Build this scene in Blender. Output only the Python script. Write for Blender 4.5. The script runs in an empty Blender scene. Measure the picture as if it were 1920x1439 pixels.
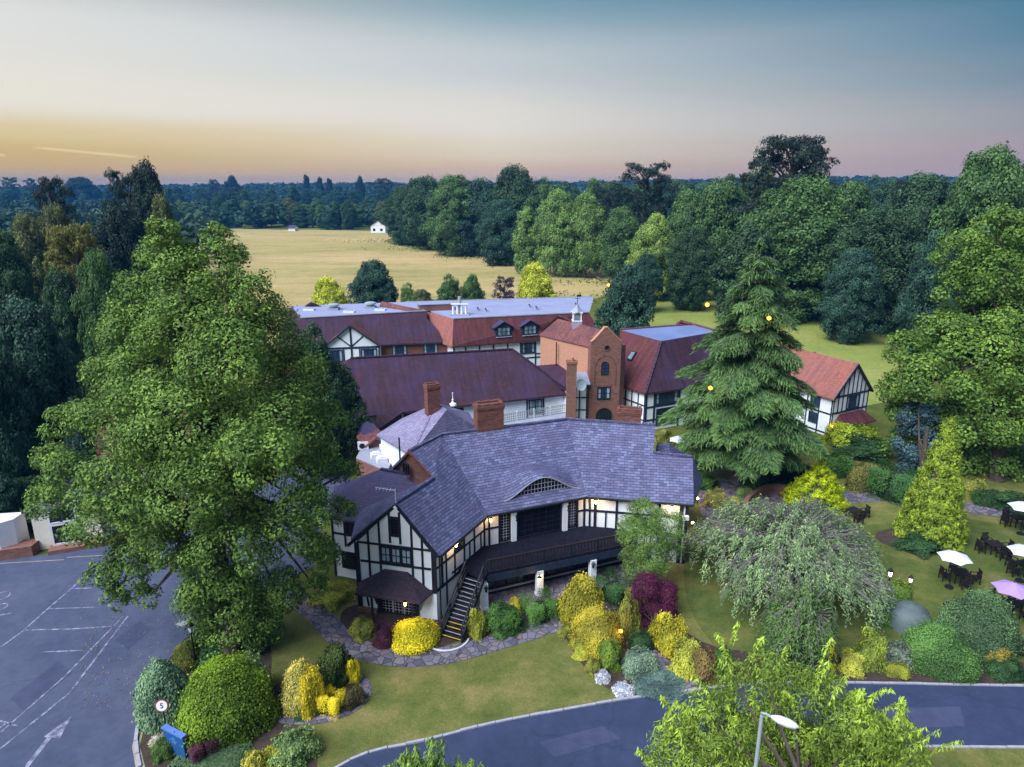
import bpy, math, random
import numpy as np
from mathutils import Vector
random.seed(7); R=np.random.RandomState(7)
S=bpy.context.scene; COL=S.collection
# ------------------------------------------------------------------ camera
F=1300.;H=26.;PIT=math.atan((719.5-350)/F);cp,sp=math.cos(PIT),math.sin(PIT)
cd=bpy.data.cameras.new('camera');cam=bpy.data.objects.new('camera',cd);COL.objects.link(cam)
cd.sensor_width=36;cd.lens=F/1920*36;cd.clip_start=.5;cd.clip_end=30000
cam.location=(0,0,H);cam.rotation_euler=(math.pi/2-PIT,0,0);S.camera=cam
def lin(r,g,b):
    f=lambda c:(c/255/12.92 if c/255<=.04045 else ((c/255+.055)/1.055)**2.4)
    return (f(r),f(g),f(b))
# ------------------------------------------------------------------ sky: dusk gradient, glow in the west (left)
W=bpy.data.worlds.new("World");S.world=W;W.use_nodes=True
nt=W.node_tree;nt.nodes.clear();N=nt.nodes.new;L=nt.links.new
def mth(op,a,b=None,c=None,clamp=False,t=nt):
    n=t.nodes.new('ShaderNodeMath');n.operation=op;n.use_clamp=clamp
    for i,v in enumerate((a,b,c)):
        if v is None: continue
        if isinstance(v,(int,float)): n.inputs[i].default_value=v
        else: t.links.new(v,n.inputs[i])
    return n.outputs[0]
tc=N('ShaderNodeTexCoord');sx=N('ShaderNodeSeparateXYZ');L(tc.outputs['Generated'],sx.inputs[0])
X,Yy,Z=sx.outputs
hor=mth('SQRT',mth('ADD',mth('MULTIPLY',X,X),mth('ADD',mth('MULTIPLY',Yy,Yy),1e-6)))
t=mth('DIVIDE',mth('ADD',mth('MULTIPLY',X,-.8),mth('MULTIPLY',Yy,.6)),hor)
nz=N('ShaderNodeTexNoise');nz.inputs['Scale'].default_value=2.2;nz.inputs['Detail'].default_value=4
mp=N('ShaderNodeMapping');mp.inputs['Scale'].default_value=(1,1,14);L(tc.outputs['Generated'],mp.inputs[0]);L(mp.outputs[0],nz.inputs[0])
el=mth('ADD',mth('DIVIDE',mth('ARCTAN2',Z,hor),math.pi/2),mth('MULTIPLY',mth('SUBTRACT',nz.outputs[0],.5),.012))   # 0 horizon .. 1 zenith
def ramp(stops):
    r=N('ShaderNodeValToRGB');e=r.color_ramp.elements
    r.color_ramp.interpolation='EASE'
    while len(e)<len(stops): e.new(.5)
    for k,(p,c) in enumerate(stops): e[k].position=p;e[k].color=(*lin(*c),1)
    L(el,r.inputs[0]);return r.outputs[0]
D=1/90
zen=(178,186,226)
rL=ramp([(0,(228,186,120)),(.9*D,(218,178,104)),(2.0*D,(212,180,104)),(3.4*D,(220,198,144)),(5.4*D,(228,223,208)),(10*D,(218,218,215)),(14*D,(186,188,186)),(26*D,(150,168,190)),(1,zen)])
rM=ramp([(0,(240,198,156)),(1.2*D,(220,190,158)),(2.6*D,(222,208,184)),(4.6*D,(222,217,208)),(9*D,(190,198,202)),(13.5*D,(122,156,172)),(26*D,(108,146,176)),(1,zen)])
rR=ramp([(0,(216,180,156)),(1.8*D,(168,150,158)),(4*D,(150,150,158)),(7*D,(108,134,152)),(10*D,(70,118,146)),(13*D,(48,106,138)),(26*D,(74,122,156)),(1,zen)])
def mix(a,b,f):
    m=N('ShaderNodeMix');m.data_type='RGBA';L(f,m.inputs[0]);L(a,m.inputs[6]);L(b,m.inputs[7]);return m.outputs[2]
f1=mth('SMOOTH_MIN',1.,mth('DIVIDE',mth('SUBTRACT',t,.0),.62),.0,True)
f2=mth('DIVIDE',mth('SUBTRACT',t,.62),.33,None,True)
skyc=mix(mix(rR,rM,f1),rL,f2)
def streak(u0,e0,u1,e1,w,amp):   # thin high ice cloud between two directions
    iy=mth('DIVIDE',1.,mth('MAXIMUM',Yy,.01));u_=mth('MULTIPLY',X,iy);e_=mth('MULTIPLY',Z,iy)
    k=mth('DIVIDE',mth('SUBTRACT',u_,u0),u1-u0,None,True)
    d=mth('ABSOLUTE',mth('SUBTRACT',mth('SUBTRACT',e_,e0),mth('MULTIPLY',k,e1-e0)))
    a=mth('SUBTRACT',1.,mth('DIVIDE',d,w),None,True)
    edge=mth('MULTIPLY',mth('MULTIPLY',k,mth('SUBTRACT',1.,k)),8.,None,True)
    return mth('MULTIPLY',mth('MULTIPLY',a,edge),mth('MULTIPLY',mth('GREATER_THAN',Yy,.02),mth('MULTIPLY',amp,mth('ADD',.3,nz.outputs[0]))))
def de(px,py):
    u=(px-960)/F;v=-(py-719.5)/F;q=cp+v*sp;return u/q,(-sp+v*cp)/q
for pa,pb in (((56,276),(270,296)),((-40,283),(14,293))):
    skyc=mix(skyc,(lambda c:(n:=N('ShaderNodeRGB'),n.outputs[0].__setattr__('default_value',(*lin(*c),1)))[0].outputs[0])((250,226,170)),streak(*de(*pa),*de(*pb),.0028,.8))
bg=N('ShaderNodeBackground');bg.inputs[1].default_value=.60;L(skyc,bg.inputs[0])
wo=N('ShaderNodeOutputWorld');L(bg.outputs[0],wo.inputs[0])
# soft fill light added from behind-left to brighten walls, not from the dusk glow
sd=bpy.data.lights.new('fill_sun','SUN');sd.energy=3.5;sd.angle=math.radians(45);sd.color=(.91,.95,1)
fill_sun=bpy.data.objects.new('fill_sun',sd);COL.objects.link(fill_sun)
fill_sun.rotation_euler=Vector((.46,.42,-.70)).to_track_quat('-Z','Y').to_euler()
S.view_settings.view_transform='Standard';S.view_settings.look='None';S.view_settings.gamma=1;S.view_settings.exposure=.87
S.view_settings.use_curve_mapping=False
S.cycles.max_bounces=5;S.cycles.diffuse_bounces=2;S.cycles.transmission_bounces=2;S.cycles.volume_bounces=1;S.cycles.transparent_max_bounces=4
S.cycles.use_denoising=True
# ------------------------------------------------------------------ picture <-> place
def ray(px,py):
    u=(px-960)/F;v=-(py-719.5)/F
    return np.array([u,cp+v*sp,-sp+v*cp])
C0=np.array([0,0,H])
def P(px,py,z=0.):
    d=ray(px,py);return C0+d*((z-H)/d[2])
def PY(px,py,y):
    d=ray(px,py);return C0+d*(y/d[1])
def RP(px,py,p0,n):
    d=ray(px,py);n=np.array(n);return C0+d*(np.dot(np.array(p0)-C0,n)/np.dot(d,n))
def zat(y,py):
    v=-(py-719.5)/F;return H+y*(-sp+v*cp)/(cp+v*sp)
def xat(px,y,z):
    fz=y*cp-(z-H)*sp;return (px-960)/F*fz
def ppm(y,z): return F/(y*cp-(z-H)*sp)
# ------------------------------------------------------------------ materials
MT={}
def newmat(name):
    m=bpy.data.materials.new(name);m.use_nodes=True;m.node_tree.nodes.clear();MT[name]=m
    t=m.node_tree;o=t.nodes.new('ShaderNodeOutputMaterial');b=t.nodes.new('ShaderNodeBsdfPrincipled');t.links.new(b.outputs[0],o.inputs[0])
    return m,t,b,o
def nnoise(t,scale,detail=4,rough=.6,vec=None):
    n=t.nodes.new('ShaderNodeTexNoise');n.inputs['Scale'].default_value=scale;n.inputs['Detail'].default_value=detail;n.inputs['Roughness'].default_value=rough
    if vec is None:
        c=t.nodes.new('ShaderNodeTexCoord');vec=c.outputs['Object']
    t.links.new(vec,n.inputs['Vector']);return n.outputs[0]
def cramp(t,fac,stops):
    r=t.nodes.new('ShaderNodeValToRGB');e=r.color_ramp.elements
    while len(e)<len(stops): e.new(.5)
    for k,(p,c) in enumerate(stops): e[k].position=p;e[k].color=(*c,1)
    t.links.new(fac,r.inputs[0]);return r.outputs[0]
def cmix(t,a,b,f,mode='MIX'):
    m=t.nodes.new('ShaderNodeMix');m.data_type='RGBA';m.blend_type=mode
    for i,v in ((0,f),(6,a),(7,b)):
        if isinstance(v,(int,float)): m.inputs[i].default_value=v
        elif isinstance(v,tuple): m.inputs[i].default_value=(*v,1)
        else: t.links.new(v,m.inputs[i])
    return m.outputs[2]
def bump(t,b,h,strength=.5,dist=.02):
    n=t.nodes.new('ShaderNodeBump');n.inputs['Strength'].default_value=strength;n.inputs['Distance'].default_value=dist
    t.links.new(h,n.inputs['Height']);t.links.new(n.outputs[0],b.inputs['Normal'])
def simple(name,c,rough=.7,var=.25,scale=3,bmp=.2,metal=0,spec=.3):
    m,t,b,o=newmat(name);n=nnoise(t,scale,6)
    lo=tuple(x*(1-var) for x in c);hi=tuple(min(1,x*(1+var)) for x in c)
    t.links.new(cramp(t,n,[(.3,lo),(.7,hi)]),b.inputs['Base Color']);b.inputs['Roughness'].default_value=rough;b.inputs['Metallic'].default_value=metal
    b.inputs['Specular IOR Level'].default_value=spec
    if bmp: bump(t,b,nnoise(t,scale*8,4),bmp,.01)
    return m
def coursed(name,c1,c2,mortar,bw,rh,ms=.012,blotch=None,bscale=.35,rough=.75,bmp=.6,bdist=.03,spec=.3,streak=0):
    m,t,b,o=newmat(name);uv=t.nodes.new('ShaderNodeUVMap').outputs[0]
    k=t.nodes.new('ShaderNodeTexBrick');k.inputs['Scale'].default_value=1;k.inputs['Brick Width'].default_value=bw;k.inputs['Row Height'].default_value=rh
    k.inputs['Mortar Size'].default_value=ms;k.inputs['Mortar Smooth'].default_value=.3;k.offset=.5
    k.inputs['Color1'].default_value=(*c1,1);k.inputs['Color2'].default_value=(*c2,1);k.inputs['Mortar'].default_value=(*mortar,1)
    # wobble the courses a little
    wn=t.nodes.new('ShaderNodeTexNoise');wn.inputs['Scale'].default_value=.8;t.links.new(uv,wn.inputs[0])
    vm=t.nodes.new('ShaderNodeVectorMath');vm.operation='MULTIPLY_ADD';vm.inputs[1].default_value=(.12,.12,0);t.links.new(wn.outputs[1],vm.inputs[0]);t.links.new(uv,vm.inputs[2])
    t.links.new(vm.outputs[0],k.inputs[0])
    c=k.outputs[0]
    big=nnoise(t,bscale,5,.65,uv);fine=nnoise(t,9,4,.7,uv)
    if blotch: c=cmix(t,c,blotch,cramp(t,big,[(.42,(0,0,0)),(.68,(.8,.8,.8))]))
    c=cmix(t,c,cramp(t,fine,[(.3,(.72,.72,.72)),(.7,(1.25,1.25,1.25))]),.7,'MULTIPLY')
    if streak:
        mpn=t.nodes.new('ShaderNodeMapping');mpn.inputs['Scale'].default_value=(2.2,.22,1);t.links.new(uv,mpn.inputs[0])
        c=cmix(t,c,cramp(t,nnoise(t,1,5,.6,mpn.outputs[0]),[(.35,(.62,.62,.66)),(.65,(1.2,1.2,1.15))]),streak,'MULTIPLY')
    t.links.new(c,b.inputs['Base Color']);b.inputs['Roughness'].default_value=rough;b.inputs['Specular IOR Level'].default_value=spec
    # each course laps the one below: saw-tooth height
    su=t.nodes.new('ShaderNodeSeparateXYZ');t.links.new(vm.outputs[0],su.inputs[0])
    fr=mth('FRACT',mth('DIVIDE',su.outputs[1],rh,t=t),t=t)
    hh=mth('ADD',mth('MULTIPLY',fr,-.7,t=t),mth('MULTIPLY',k.outputs[1],-.6,t=t),t=t)
    hh=mth('ADD',hh,mth('MULTIPLY',fine,.5,t=t),t=t)
    bump(t,b,hh,bmp,bdist);return m
coursed('stone_slate',lin(82,86,120),lin(120,122,160),lin(58,58,80),.46,.21,.014,lin(92,86,118),.5,.72,1,.05,.4,.45)
coursed('dark_slate',lin(52,54,92),lin(70,66,108),lin(34,34,58),.3,.2,.01,lin(80,62,96),.5,.6,.7,.03,.45,.3)
coursed('pale_slate',lin(128,122,156),lin(152,144,172),lin(96,90,118),.32,.22,.012,lin(118,110,138),.5,.8,.6,.03,.3,.3)
coursed('plum_tile',lin(58,36,52),lin(74,42,56),lin(40,27,38),.30,.2,.01,lin(64,48,82),.3,.75,.6,.03,.35,.8)
coursed('red_tile',lin(84,46,46),lin(106,58,54),lin(60,34,38),.26,.16,.01,lin(98,48,66),.3,.8,.6,.03,.3,.8)
coursed('brown_tile',lin(116,72,72),lin(140,86,80),lin(76,50,56),.26,.16,.01,lin(90,60,72),.4,.8,.6,.03,.3,.7)
coursed('orange_tile',lin(146,88,80),lin(166,104,90),lin(104,66,68),.26,.16,.01,lin(138,92,92),.4,.8,.6,.03,.3,.6)
coursed('porch_shingle',lin(66,50,62),lin(84,64,74),lin(38,32,42),.2,.14,.01,lin(56,52,70),.8,.8,.8,.03,.3,.4)
coursed('brick_orange',lin(176,126,102),lin(198,144,116),lin(170,140,122),.24,.085,.008,lin(186,134,110),.5,.85,.4,.01)
coursed('brick_brown',lin(108,74,68),lin(142,98,84),lin(120,98,92),.34,.13,.012,lin(132,90,78),.6,.85,.4,.01)
coursed('brick_red',lin(92,52,46),lin(142,82,66),lin(120,98,94),.34,.13,.018,lin(112,72,66),1.6,.85,.7,.02)
simple('plaster',(.81,.84,.91),.8,.05,1.2,.15)
simple('cream_plaster',(.74,.68,.58),.8,.06,1.2,.1)
simple('black_timber',(.012,.014,.026),.6,.4,5,.3)
simple('blue_black_timber',(.02,.032,.06),.55,.4,5,.3)
simple('deck_board',(.012,.012,.022),.9,.4,4,.3,0,.08)
simple('white_paint',(.74,.74,.78),.5,.06,2,0)
simple('flat_roof',lin(142,146,178),.7,.12,.35,.1)
simple('flat_roof_blue',lin(112,124,168),.55,.15,.35,.1)
simple('lead',lin(150,152,170),.5,.15,1,0)
simple('bark',lin(76,66,60),.9,.35,6,.6)
simple('grey_bark',lin(104,96,100),.9,.3,6,.6)
simple('dark_wood',lin(34,26,34),.6,.4,6,.2)
simple('black_metal',(.012,.012,.016),.4,.2,6,0)
simple('grey_metal',lin(150,160,165),.5,.08,3,0)
simple('pale_metal',lin(212,214,222),.45,.08,3,0)
simple('terracotta',lin(168,96,70),.8,.15,6,.1)
simple('umbrella_white',lin(214,218,240),.8,.05,2,0)
simple('umbrella_purple',lin(168,136,214),.8,.06,2,0)
simple('sign_blue',lin(38,84,140),.45,.1,1,0)
simple('sign_blue_light',lin(92,124,196),.45,.1,1,0)
simple('kerb_stone',lin(158,156,168),.8,.15,3,.2)
simple('soil',lin(66,54,48),.95,.35,3,.8)
simple('yellow_paint',lin(214,176,40),.6,.15,6,0)
simple('faded_yellow',lin(150,142,128),.8,.2,2,0)
simple('red_paint',lin(150,40,40),.6,.1,3,0)
simple('dome_grey',lin(84,96,98),.6,.25,1.2,.1)
simple('curtain',lin(150,170,190),.7,.25,5,0)
simple('rust_metal',lin(40,30,34),.8,.2,6,0)
def glass(name,c,rough=.08):
    m,t,b,o=newmat(name);b.inputs['Roughness'].default_value=rough;b.inputs['Specular IOR Level'].default_value=.6
    t.links.new(cramp(t,nnoise(t,1.7,3),[(.35,tuple(x*.5 for x in c)),(.65,c)]),b.inputs['Base Color'])
glass('dark_glass',(.012,.014,.03));glass('blue_glass',(.03,.06,.12));glass('pale_glass',(.22,.32,.40),.15)
def emis(name,c,s):
    m,t,b,o=newmat(name);b.inputs['Base Color'].default_value=(*c,1);b.inputs['Emission Color'].default_value=(*c,1);b.inputs['Emission Strength'].default_value=s
emis('lamp_warm',(1,.62,.22),7);emis('lamp_orange',(1,.32,.03),3.2);emis('lamp_white',(1,.85,.7),3)
def asphalt(name,c,c2):
    m,t,b,o=newmat(name);g=t.nodes.new('ShaderNodeTexCoord').outputs['Object']
    big=nnoise(t,.16,5,.6,g);mid=nnoise(t,1.3,6,.7,g);fine=nnoise(t,60,3,.6,g)
    k=cmix(t,cramp(t,big,[(.3,c),(.7,c2)]),cramp(t,mid,[(.3,(.72,.72,.74)),(.7,(1.2,1.2,1.18))]),.8,'MULTIPLY')
    v=t.nodes.new('ShaderNodeTexVoronoi');v.feature='DISTANCE_TO_EDGE';v.inputs['Scale'].default_value=.13;v.inputs['Randomness'].default_value=1
    wv=t.nodes.new('ShaderNodeVectorMath');wv.operation='MULTIPLY_ADD';wv.inputs[1].default_value=(2,2,0)
    nn=t.nodes.new('ShaderNodeTexNoise');nn.inputs['Scale'].default_value=.5;nn.inputs['Detail'].default_value=5;t.links.new(g,nn.inputs[0]);t.links.new(nn.outputs[1],wv.inputs[0]);t.links.new(g,wv.inputs[2]);t.links.new(wv.outputs[0],v.inputs[0])
    k=cmix(t,k,tuple(x*.55 for x in c),cramp(t,v.outputs[0],[(0,(.4,.4,.4)),(.006,(0,0,0))]))
    k=cmix(t,k,cramp(t,fine,[(.3,(.8,.8,.8)),(.7,(1.25,1.25,1.25))]),.5,'MULTIPLY')
    t.links.new(k,b.inputs['Base Color']);b.inputs['Roughness'].default_value=.75;b.inputs['Specular IOR Level'].default_value=.4;bump(t,b,fine,.4,.01)
asphalt('asphalt_old',lin(60,68,96),lin(82,86,110));asphalt('asphalt_road',lin(42,52,80),lin(54,64,94));asphalt('asphalt_patch',lin(54,60,90),lin(70,74,102))
def grass(name,cs,s1=.12,s2=.9,stretch=None):
    m,t,b,o=newmat(name);g=t.nodes.new('ShaderNodeTexCoord').outputs['Object']
    if stretch:
        mm=t.nodes.new('ShaderNodeMapping');mm.inputs['Scale'].default_value=stretch;t.links.new(g,mm.inputs[0]);g=mm.outputs[0]
    a=nnoise(t,s1,6,.62,g);c=nnoise(t,s2,6,.7,g);f=nnoise(t,s2*18,4,.7,g)
    k=cramp(t,a,[(.32,cs[0]),(.5,cs[1]),(.66,cs[2])])
    k=cmix(t,k,cramp(t,c,[(.3,cs[0]),(.7,cs[2])]),.38)
    k=cmix(t,k,cramp(t,nnoise(t,s2*5,4,.75,g),[(.3,(.66,.74,.62)),(.7,(1.28,1.22,1.2))]),.75,'MULTIPLY')
    k=cmix(t,k,cramp(t,f,[(.25,(.55,.6,.5)),(.75,(1.4,1.35,1.3))]),.7,'MULTIPLY')
    t.links.new(k,b.inputs['Base Color']);b.inputs['Roughness'].default_value=.95;b.inputs['Specular IOR Level'].default_value=.1;bump(t,b,f,.8,.05)
grass('lawn',[lin(70,86,42),lin(102,110,58),lin(144,130,86)],.3,1.3)
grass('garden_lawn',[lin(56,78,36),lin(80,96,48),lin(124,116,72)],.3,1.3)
grass('meadow',[lin(110,126,64),lin(132,142,74),lin(156,152,92)],.05,.3)
grass('dry_field',[lin(132,130,78),lin(170,152,104),lin(196,164,128)],.02,.16,(.45,1.3,1))
grass('rough_grass',[lin(62,78,34),lin(84,96,44),lin(112,110,58)],.08,.6)
grass('far_land',[lin(60,84,44),lin(90,104,56),lin(130,124,80)],.004,.03)
def paving():
    m,t,b,o=newmat('paving');g=t.nodes.new('ShaderNodeTexCoord').outputs['Object']
    v=t.nodes.new('ShaderNodeTexVoronoi');v.inputs['Scale'].default_value=2.2;v2=t.nodes.new('ShaderNodeTexVoronoi');v2.feature='DISTANCE_TO_EDGE';v2.inputs['Scale'].default_value=2.2
    t.links.new(g,v.inputs[0]);t.links.new(g,v2.inputs[0])
    s=t.nodes.new('ShaderNodeSeparateColor');t.links.new(v.outputs[1],s.inputs[0])
    k=cramp(t,s.outputs[0],[(0,lin(84,78,98)),(.5,lin(112,106,124)),(.8,lin(128,120,128)),(1,lin(124,98,98))])
    k=cmix(t,k,lin(58,54,56),cramp(t,v2.outputs[0],[(.02,(1,1,1)),(.06,(0,0,0))]))
    k=cmix(t,k,cramp(t,nnoise(t,5,5,.7,g),[(.3,(.7,.7,.7)),(.7,(1.25,1.25,1.25))]),.7,'MULTIPLY')
    t.links.new(k,b.inputs['Base Color']);b.inputs['Roughness'].default_value=.85;bump(t,b,v2.outputs[0],.6,.05)
paving()
def marking(name,c,keep=.5):
    m,t,b,o=newmat(name);g=t.nodes.new('ShaderNodeTexCoord').outputs['Object']
    k=cmix(t,lin(84,84,114),c,cramp(t,nnoise(t,2.6,6,.75,g),[(.43,(0,0,0)),(.46+keep*.55,(1,1,1))]))
    t.links.new(k,b.inputs['Base Color']);b.inputs['Roughness'].default_value=.8
marking('worn_white',lin(176,176,196),.45);marking('worn_yellow',lin(150,146,150),.5)
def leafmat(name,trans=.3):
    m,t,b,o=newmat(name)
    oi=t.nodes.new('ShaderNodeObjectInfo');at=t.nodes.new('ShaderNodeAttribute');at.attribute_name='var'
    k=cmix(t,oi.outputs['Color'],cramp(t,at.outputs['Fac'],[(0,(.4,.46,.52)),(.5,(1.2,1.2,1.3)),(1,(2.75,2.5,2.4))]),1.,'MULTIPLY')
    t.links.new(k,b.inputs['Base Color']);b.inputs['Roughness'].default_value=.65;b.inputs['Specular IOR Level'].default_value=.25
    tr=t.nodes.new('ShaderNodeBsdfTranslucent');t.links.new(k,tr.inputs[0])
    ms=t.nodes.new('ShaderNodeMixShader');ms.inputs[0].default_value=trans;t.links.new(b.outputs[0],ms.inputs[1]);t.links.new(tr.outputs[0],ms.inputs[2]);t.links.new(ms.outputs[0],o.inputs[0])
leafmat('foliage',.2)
# ------------------------------------------------------------------ object helpers
def tag(o,label=None,cat=None,group=None,kind=None):
    if label:o['label']=label
    if cat:o['category']=cat
    if group:o['group']=group
    if kind:o['kind']=kind
    return o
def empty(name,loc,label,cat,group=None,rz=0):
    o=bpy.data.objects.new(name,None);o.empty_display_size=.2;COL.objects.link(o);o.location=[float(v) for v in loc];o.rotation_euler=(0,0,rz)
    return tag(o,label,cat,group)
class MB:
    def __init__(s): s.v=[];s.f=[]
    def poly(s,pts):
        n=len(s.v);s.v+= [tuple(map(float,p)) for p in pts];s.f.append(list(range(n,n+len(pts))));return s
    def hexa(s,q):  # q: 4 bottom, 4 top
        n=len(s.v);s.v+=[tuple(map(float,p)) for p in q]
        for a in ((3,2,1,0),(4,5,6,7),(0,1,5,4),(1,2,6,5),(2,3,7,6),(3,0,4,7)): s.f.append([n+i for i in a])
        return s
    def box(s,c,sz,rz=0):
        cx,cy,cz=c;a,b,h=sz[0]/2,sz[1]/2,sz[2]/2;co,si=math.cos(rz),math.sin(rz)
        q=[(cx+x*co-y*si,cy+x*si+y*co,cz+z) for z in(-h,h) for x,y in((-a,-b),(a,-b),(a,b),(-a,b))]
        return s.hexa(q)
    def bar(s,p,q,w,d,n=(0,0,1)):
        p=np.array(p,float);q=np.array(q,float);t=q-p;t/=np.linalg.norm(t);n=np.array(n,float);b=np.cross(t,n);b/=np.linalg.norm(b)+1e-9;n=np.cross(b,t)
        b=b*w/2;n=n*d/2
        return s.hexa([p-b-n,p+b-n,p+b+n,p-b+n,q-b-n,q+b-n,q+b+n,q-b+n])
    def prism(s,pts,z0,z1):
        n=len(s.v);k=len(pts)
        a=sum(pts[i][0]*pts[(i+1)%k][1]-pts[(i+1)%k][0]*pts[i][1] for i in range(k))
        if a<0: pts=pts[::-1]
        s.v+=[(float(p[0]),float(p[1]),float(z0)) for p in pts]+[(float(p[0]),float(p[1]),float(z1)) for p in pts]
        s.f.append(list(range(n+k-1,n-1,-1)));s.f.append(list(range(n+k,n+2*k)))
        for i in range(k):
            j=(i+1)%k;s.f.append([n+i,n+j,n+k+j,n+k+i])
        return s
    def slab(s,pts,off):  # polygon pushed along the vector off
        n=len(s.v);k=len(pts);o=np.array(off,float)
        s.v+=[tuple(map(float,p)) for p in pts]+[tuple(map(float,np.array(p,float)+o)) for p in pts]
        s.f.append(list(range(n,n+k)));s.f.append(list(range(n+2*k-1,n+k-1,-1)))
        for i in range(k):
            j=(i+1)%k;s.f.append([n+j,n+i,n+k+i,n+k+j])
        return s
    def tube(s,pts,rad,k=7,cap=True):
        pts=[np.array(p,float) for p in pts];n0=len(s.v)
        for i,p in enumerate(pts):
            t=pts[min(i+1,len(pts)-1)]-pts[max(i-1,0)];t/=np.linalg.norm(t)+1e-9
            a=np.cross(t,(0,0,1) if abs(t[2])<.95 else (1,0,0));a/=np.linalg.norm(a);b=np.cross(t,a)
            r=rad[i] if hasattr(rad,'__len__') else rad
            for j in range(k):
                an=2*math.pi*j/k;s.v.append(tuple(p+a*math.cos(an)*r+b*math.sin(an)*r))
        for i in range(len(pts)-1):
            for j in range(k):
                j2=(j+1)%k;s.f.append([n0+i*k+j,n0+i*k+j2,n0+(i+1)*k+j2,n0+(i+1)*k+j])
        if cap:
            s.f.append([n0+j for j in range(k)][::-1]);m=n0+(len(pts)-1)*k;s.f.append([m+j for j in range(k)])
        return s
    def lathe(s,c,prof,k=12):  # prof: (r,z)
        n0=len(s.v)
        for r,z in prof:
            for j in range(k):
                a=2*math.pi*j/k;s.v.append((c[0]+r*math.cos(a),c[1]+r*math.sin(a),c[2]+z))
        for i in range(len(prof)-1):
            for j in range(k):
                j2=(j+1)%k;s.f.append([n0+i*k+j,n0+i*k+j2,n0+(i+1)*k+j2,n0+(i+1)*k+j])
        return s
    def mesh(s,name,mat,uv=True,smooth=False):
        me=bpy.data.meshes.new(name);me.from_pydata(s.v,[],s.f);me.materials.append(MT[mat])
        if uv:
            ul=me.uv_layers.new(name='UVMap');V=np.array(s.v)
            for p in me.polygons:
                n=np.array(p.normal);u=np.cross((0,0,1),n)
                if np.linalg.norm(u)<1e-3:u=np.array([1.,0,0])
                u/=np.linalg.norm(u);w=np.cross(n,u)
                for li in p.loop_indices:
                    q=V[me.loops[li].vertex_index];ul.data[li].uv=(float(q@u),float(q@w))
        if smooth: me.polygons.foreach_set('use_smooth',[True]*len(me.polygons))
        return me
    def build(s,name,mat,parent=None,smooth=False,local=False):
        me=s.mesh(name,mat,smooth=smooth);o=bpy.data.objects.new(name,me);COL.objects.link(o)
        if parent is not None:
            o.parent=parent
            if parent.parent is None and not local and parent.type=='EMPTY': o.location=tuple(-v for v in parent.location)
            # (a part of a part inherits the part's own shift)
        return o
def copy_tree(o,parent=None):
    c=o.copy();COL.objects.link(c);c.parent=parent
    for ch in list(o.children): copy_tree(ch,c)
    return c
def sheet(name,pts,z,mat,label=None,cat=None,kind='structure'):
    o=MB().poly([(p[0],p[1],z) for p in (pts if sum(pts[i][0]*pts[(i+1)%len(pts)][1]-pts[(i+1)%len(pts)][0]*pts[i][1] for i in range(len(pts)))>0 else pts[::-1])]).build(name,mat);return tag(o,label,cat,None,kind)
def smooth_line(pts,n=8,closed=False):
    pts=[np.array(p[:2],float) for p in pts];out=[];m=len(pts)
    rng=range(m if closed else m-1)
    for i in rng:
        g=lambda j:pts[j%m] if closed else pts[min(max(j,0),m-1)]
        p0,p1,p2,p3=g(i-1),g(i),g(i+1),g(i+2)
        for k in range(n):
            t=k/n;out.append(.5*((2*p1)+(-p0+p2)*t+(2*p0-5*p1+4*p2-p3)*t*t+(-p0+3*p1-3*p2+p3)*t**3))
    if not closed: out.append(pts[-1])
    return out
def strip(mb,line,w,z,h=0,side=0):
    line=[np.array(p[:2],float) for p in line];Lp=[];Rp=[]
    for i,p in enumerate(line):
        t=line[min(i+1,len(line)-1)]-line[max(i-1,0)];t/=np.linalg.norm(t)+1e-9;n=np.array([-t[1],t[0]])
        ww=w[i] if hasattr(w,'__len__') else w
        Lp.append(p+n*ww*(.5+side*.5));Rp.append(p-n*ww*(.5-side*.5))
    for i in range(len(line)-1):
        q=[Rp[i],Rp[i+1],Lp[i+1],Lp[i]]
        if h: mb.hexa([(a[0],a[1],z) for a in q]+[(a[0],a[1],z+h) for a in q])
        else: mb.poly([(a[0],a[1],z) for a in q])
    return mb
# ------------------------------------------------------------------ ground, roads
def G(*a): return P(*a)[:2]
sheet('ground',[(-3500,-60),(3500,-60),(3500,3600),(-3500,3600)],-.06,'far_land')
sheet('rough_ground',[(-130,-20),(130,-20),(190,60),(150,130),(60,240),(-30,260),(-70,150),(-130,100)],-.03,'rough_grass')
fld=[G(330,438),G(700,437.5),G(722,452),G(750,462),G(830,470),G(1000,486),G(1130,505),G(1175,520),G(1160,545),G(1060,575),G(900,600),(-30,120),(-75,110),(-85,160)]
fld=[(-260,430),(-80,430)]+fld[2:]
sheet('field',smooth_line(fld,4,True),.0,'dry_field')
md=[G(1215,552),G(1330,545),G(1560,580),G(1690,620),G(1705,700),(52,86),(30,78),(20,95),(22,120)]
sheet('meadow',smooth_line(md,4,True),.0,'meadow')
sheet('lawn',smooth_line([(-14.5,20),(0,24.5),(30,26),(60,30),(70,50),(60,62),(30,64),(14,58),(2,40),(-12,42),(-15.5,36),(-16,30)],4,True),-.01,'lawn')
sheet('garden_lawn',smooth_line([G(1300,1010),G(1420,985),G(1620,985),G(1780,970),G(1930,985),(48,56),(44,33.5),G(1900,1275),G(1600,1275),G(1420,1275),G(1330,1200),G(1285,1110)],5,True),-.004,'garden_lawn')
road_u=[(-13,20.5),G(640,1436),G(800,1390),G(930,1357),G(1050,1334),G(1180,1312),G(1300,1296),G(1400,1286),G(1500,1282),G(1700,1284),G(1920,1288),(60,31)]
road_l=[(60,27),G(1920,1400),G(1700,1398),G(1500,1395),(9,26.3),(4,24.2),(-1,22),(-6,19),(-9,16)]
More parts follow.
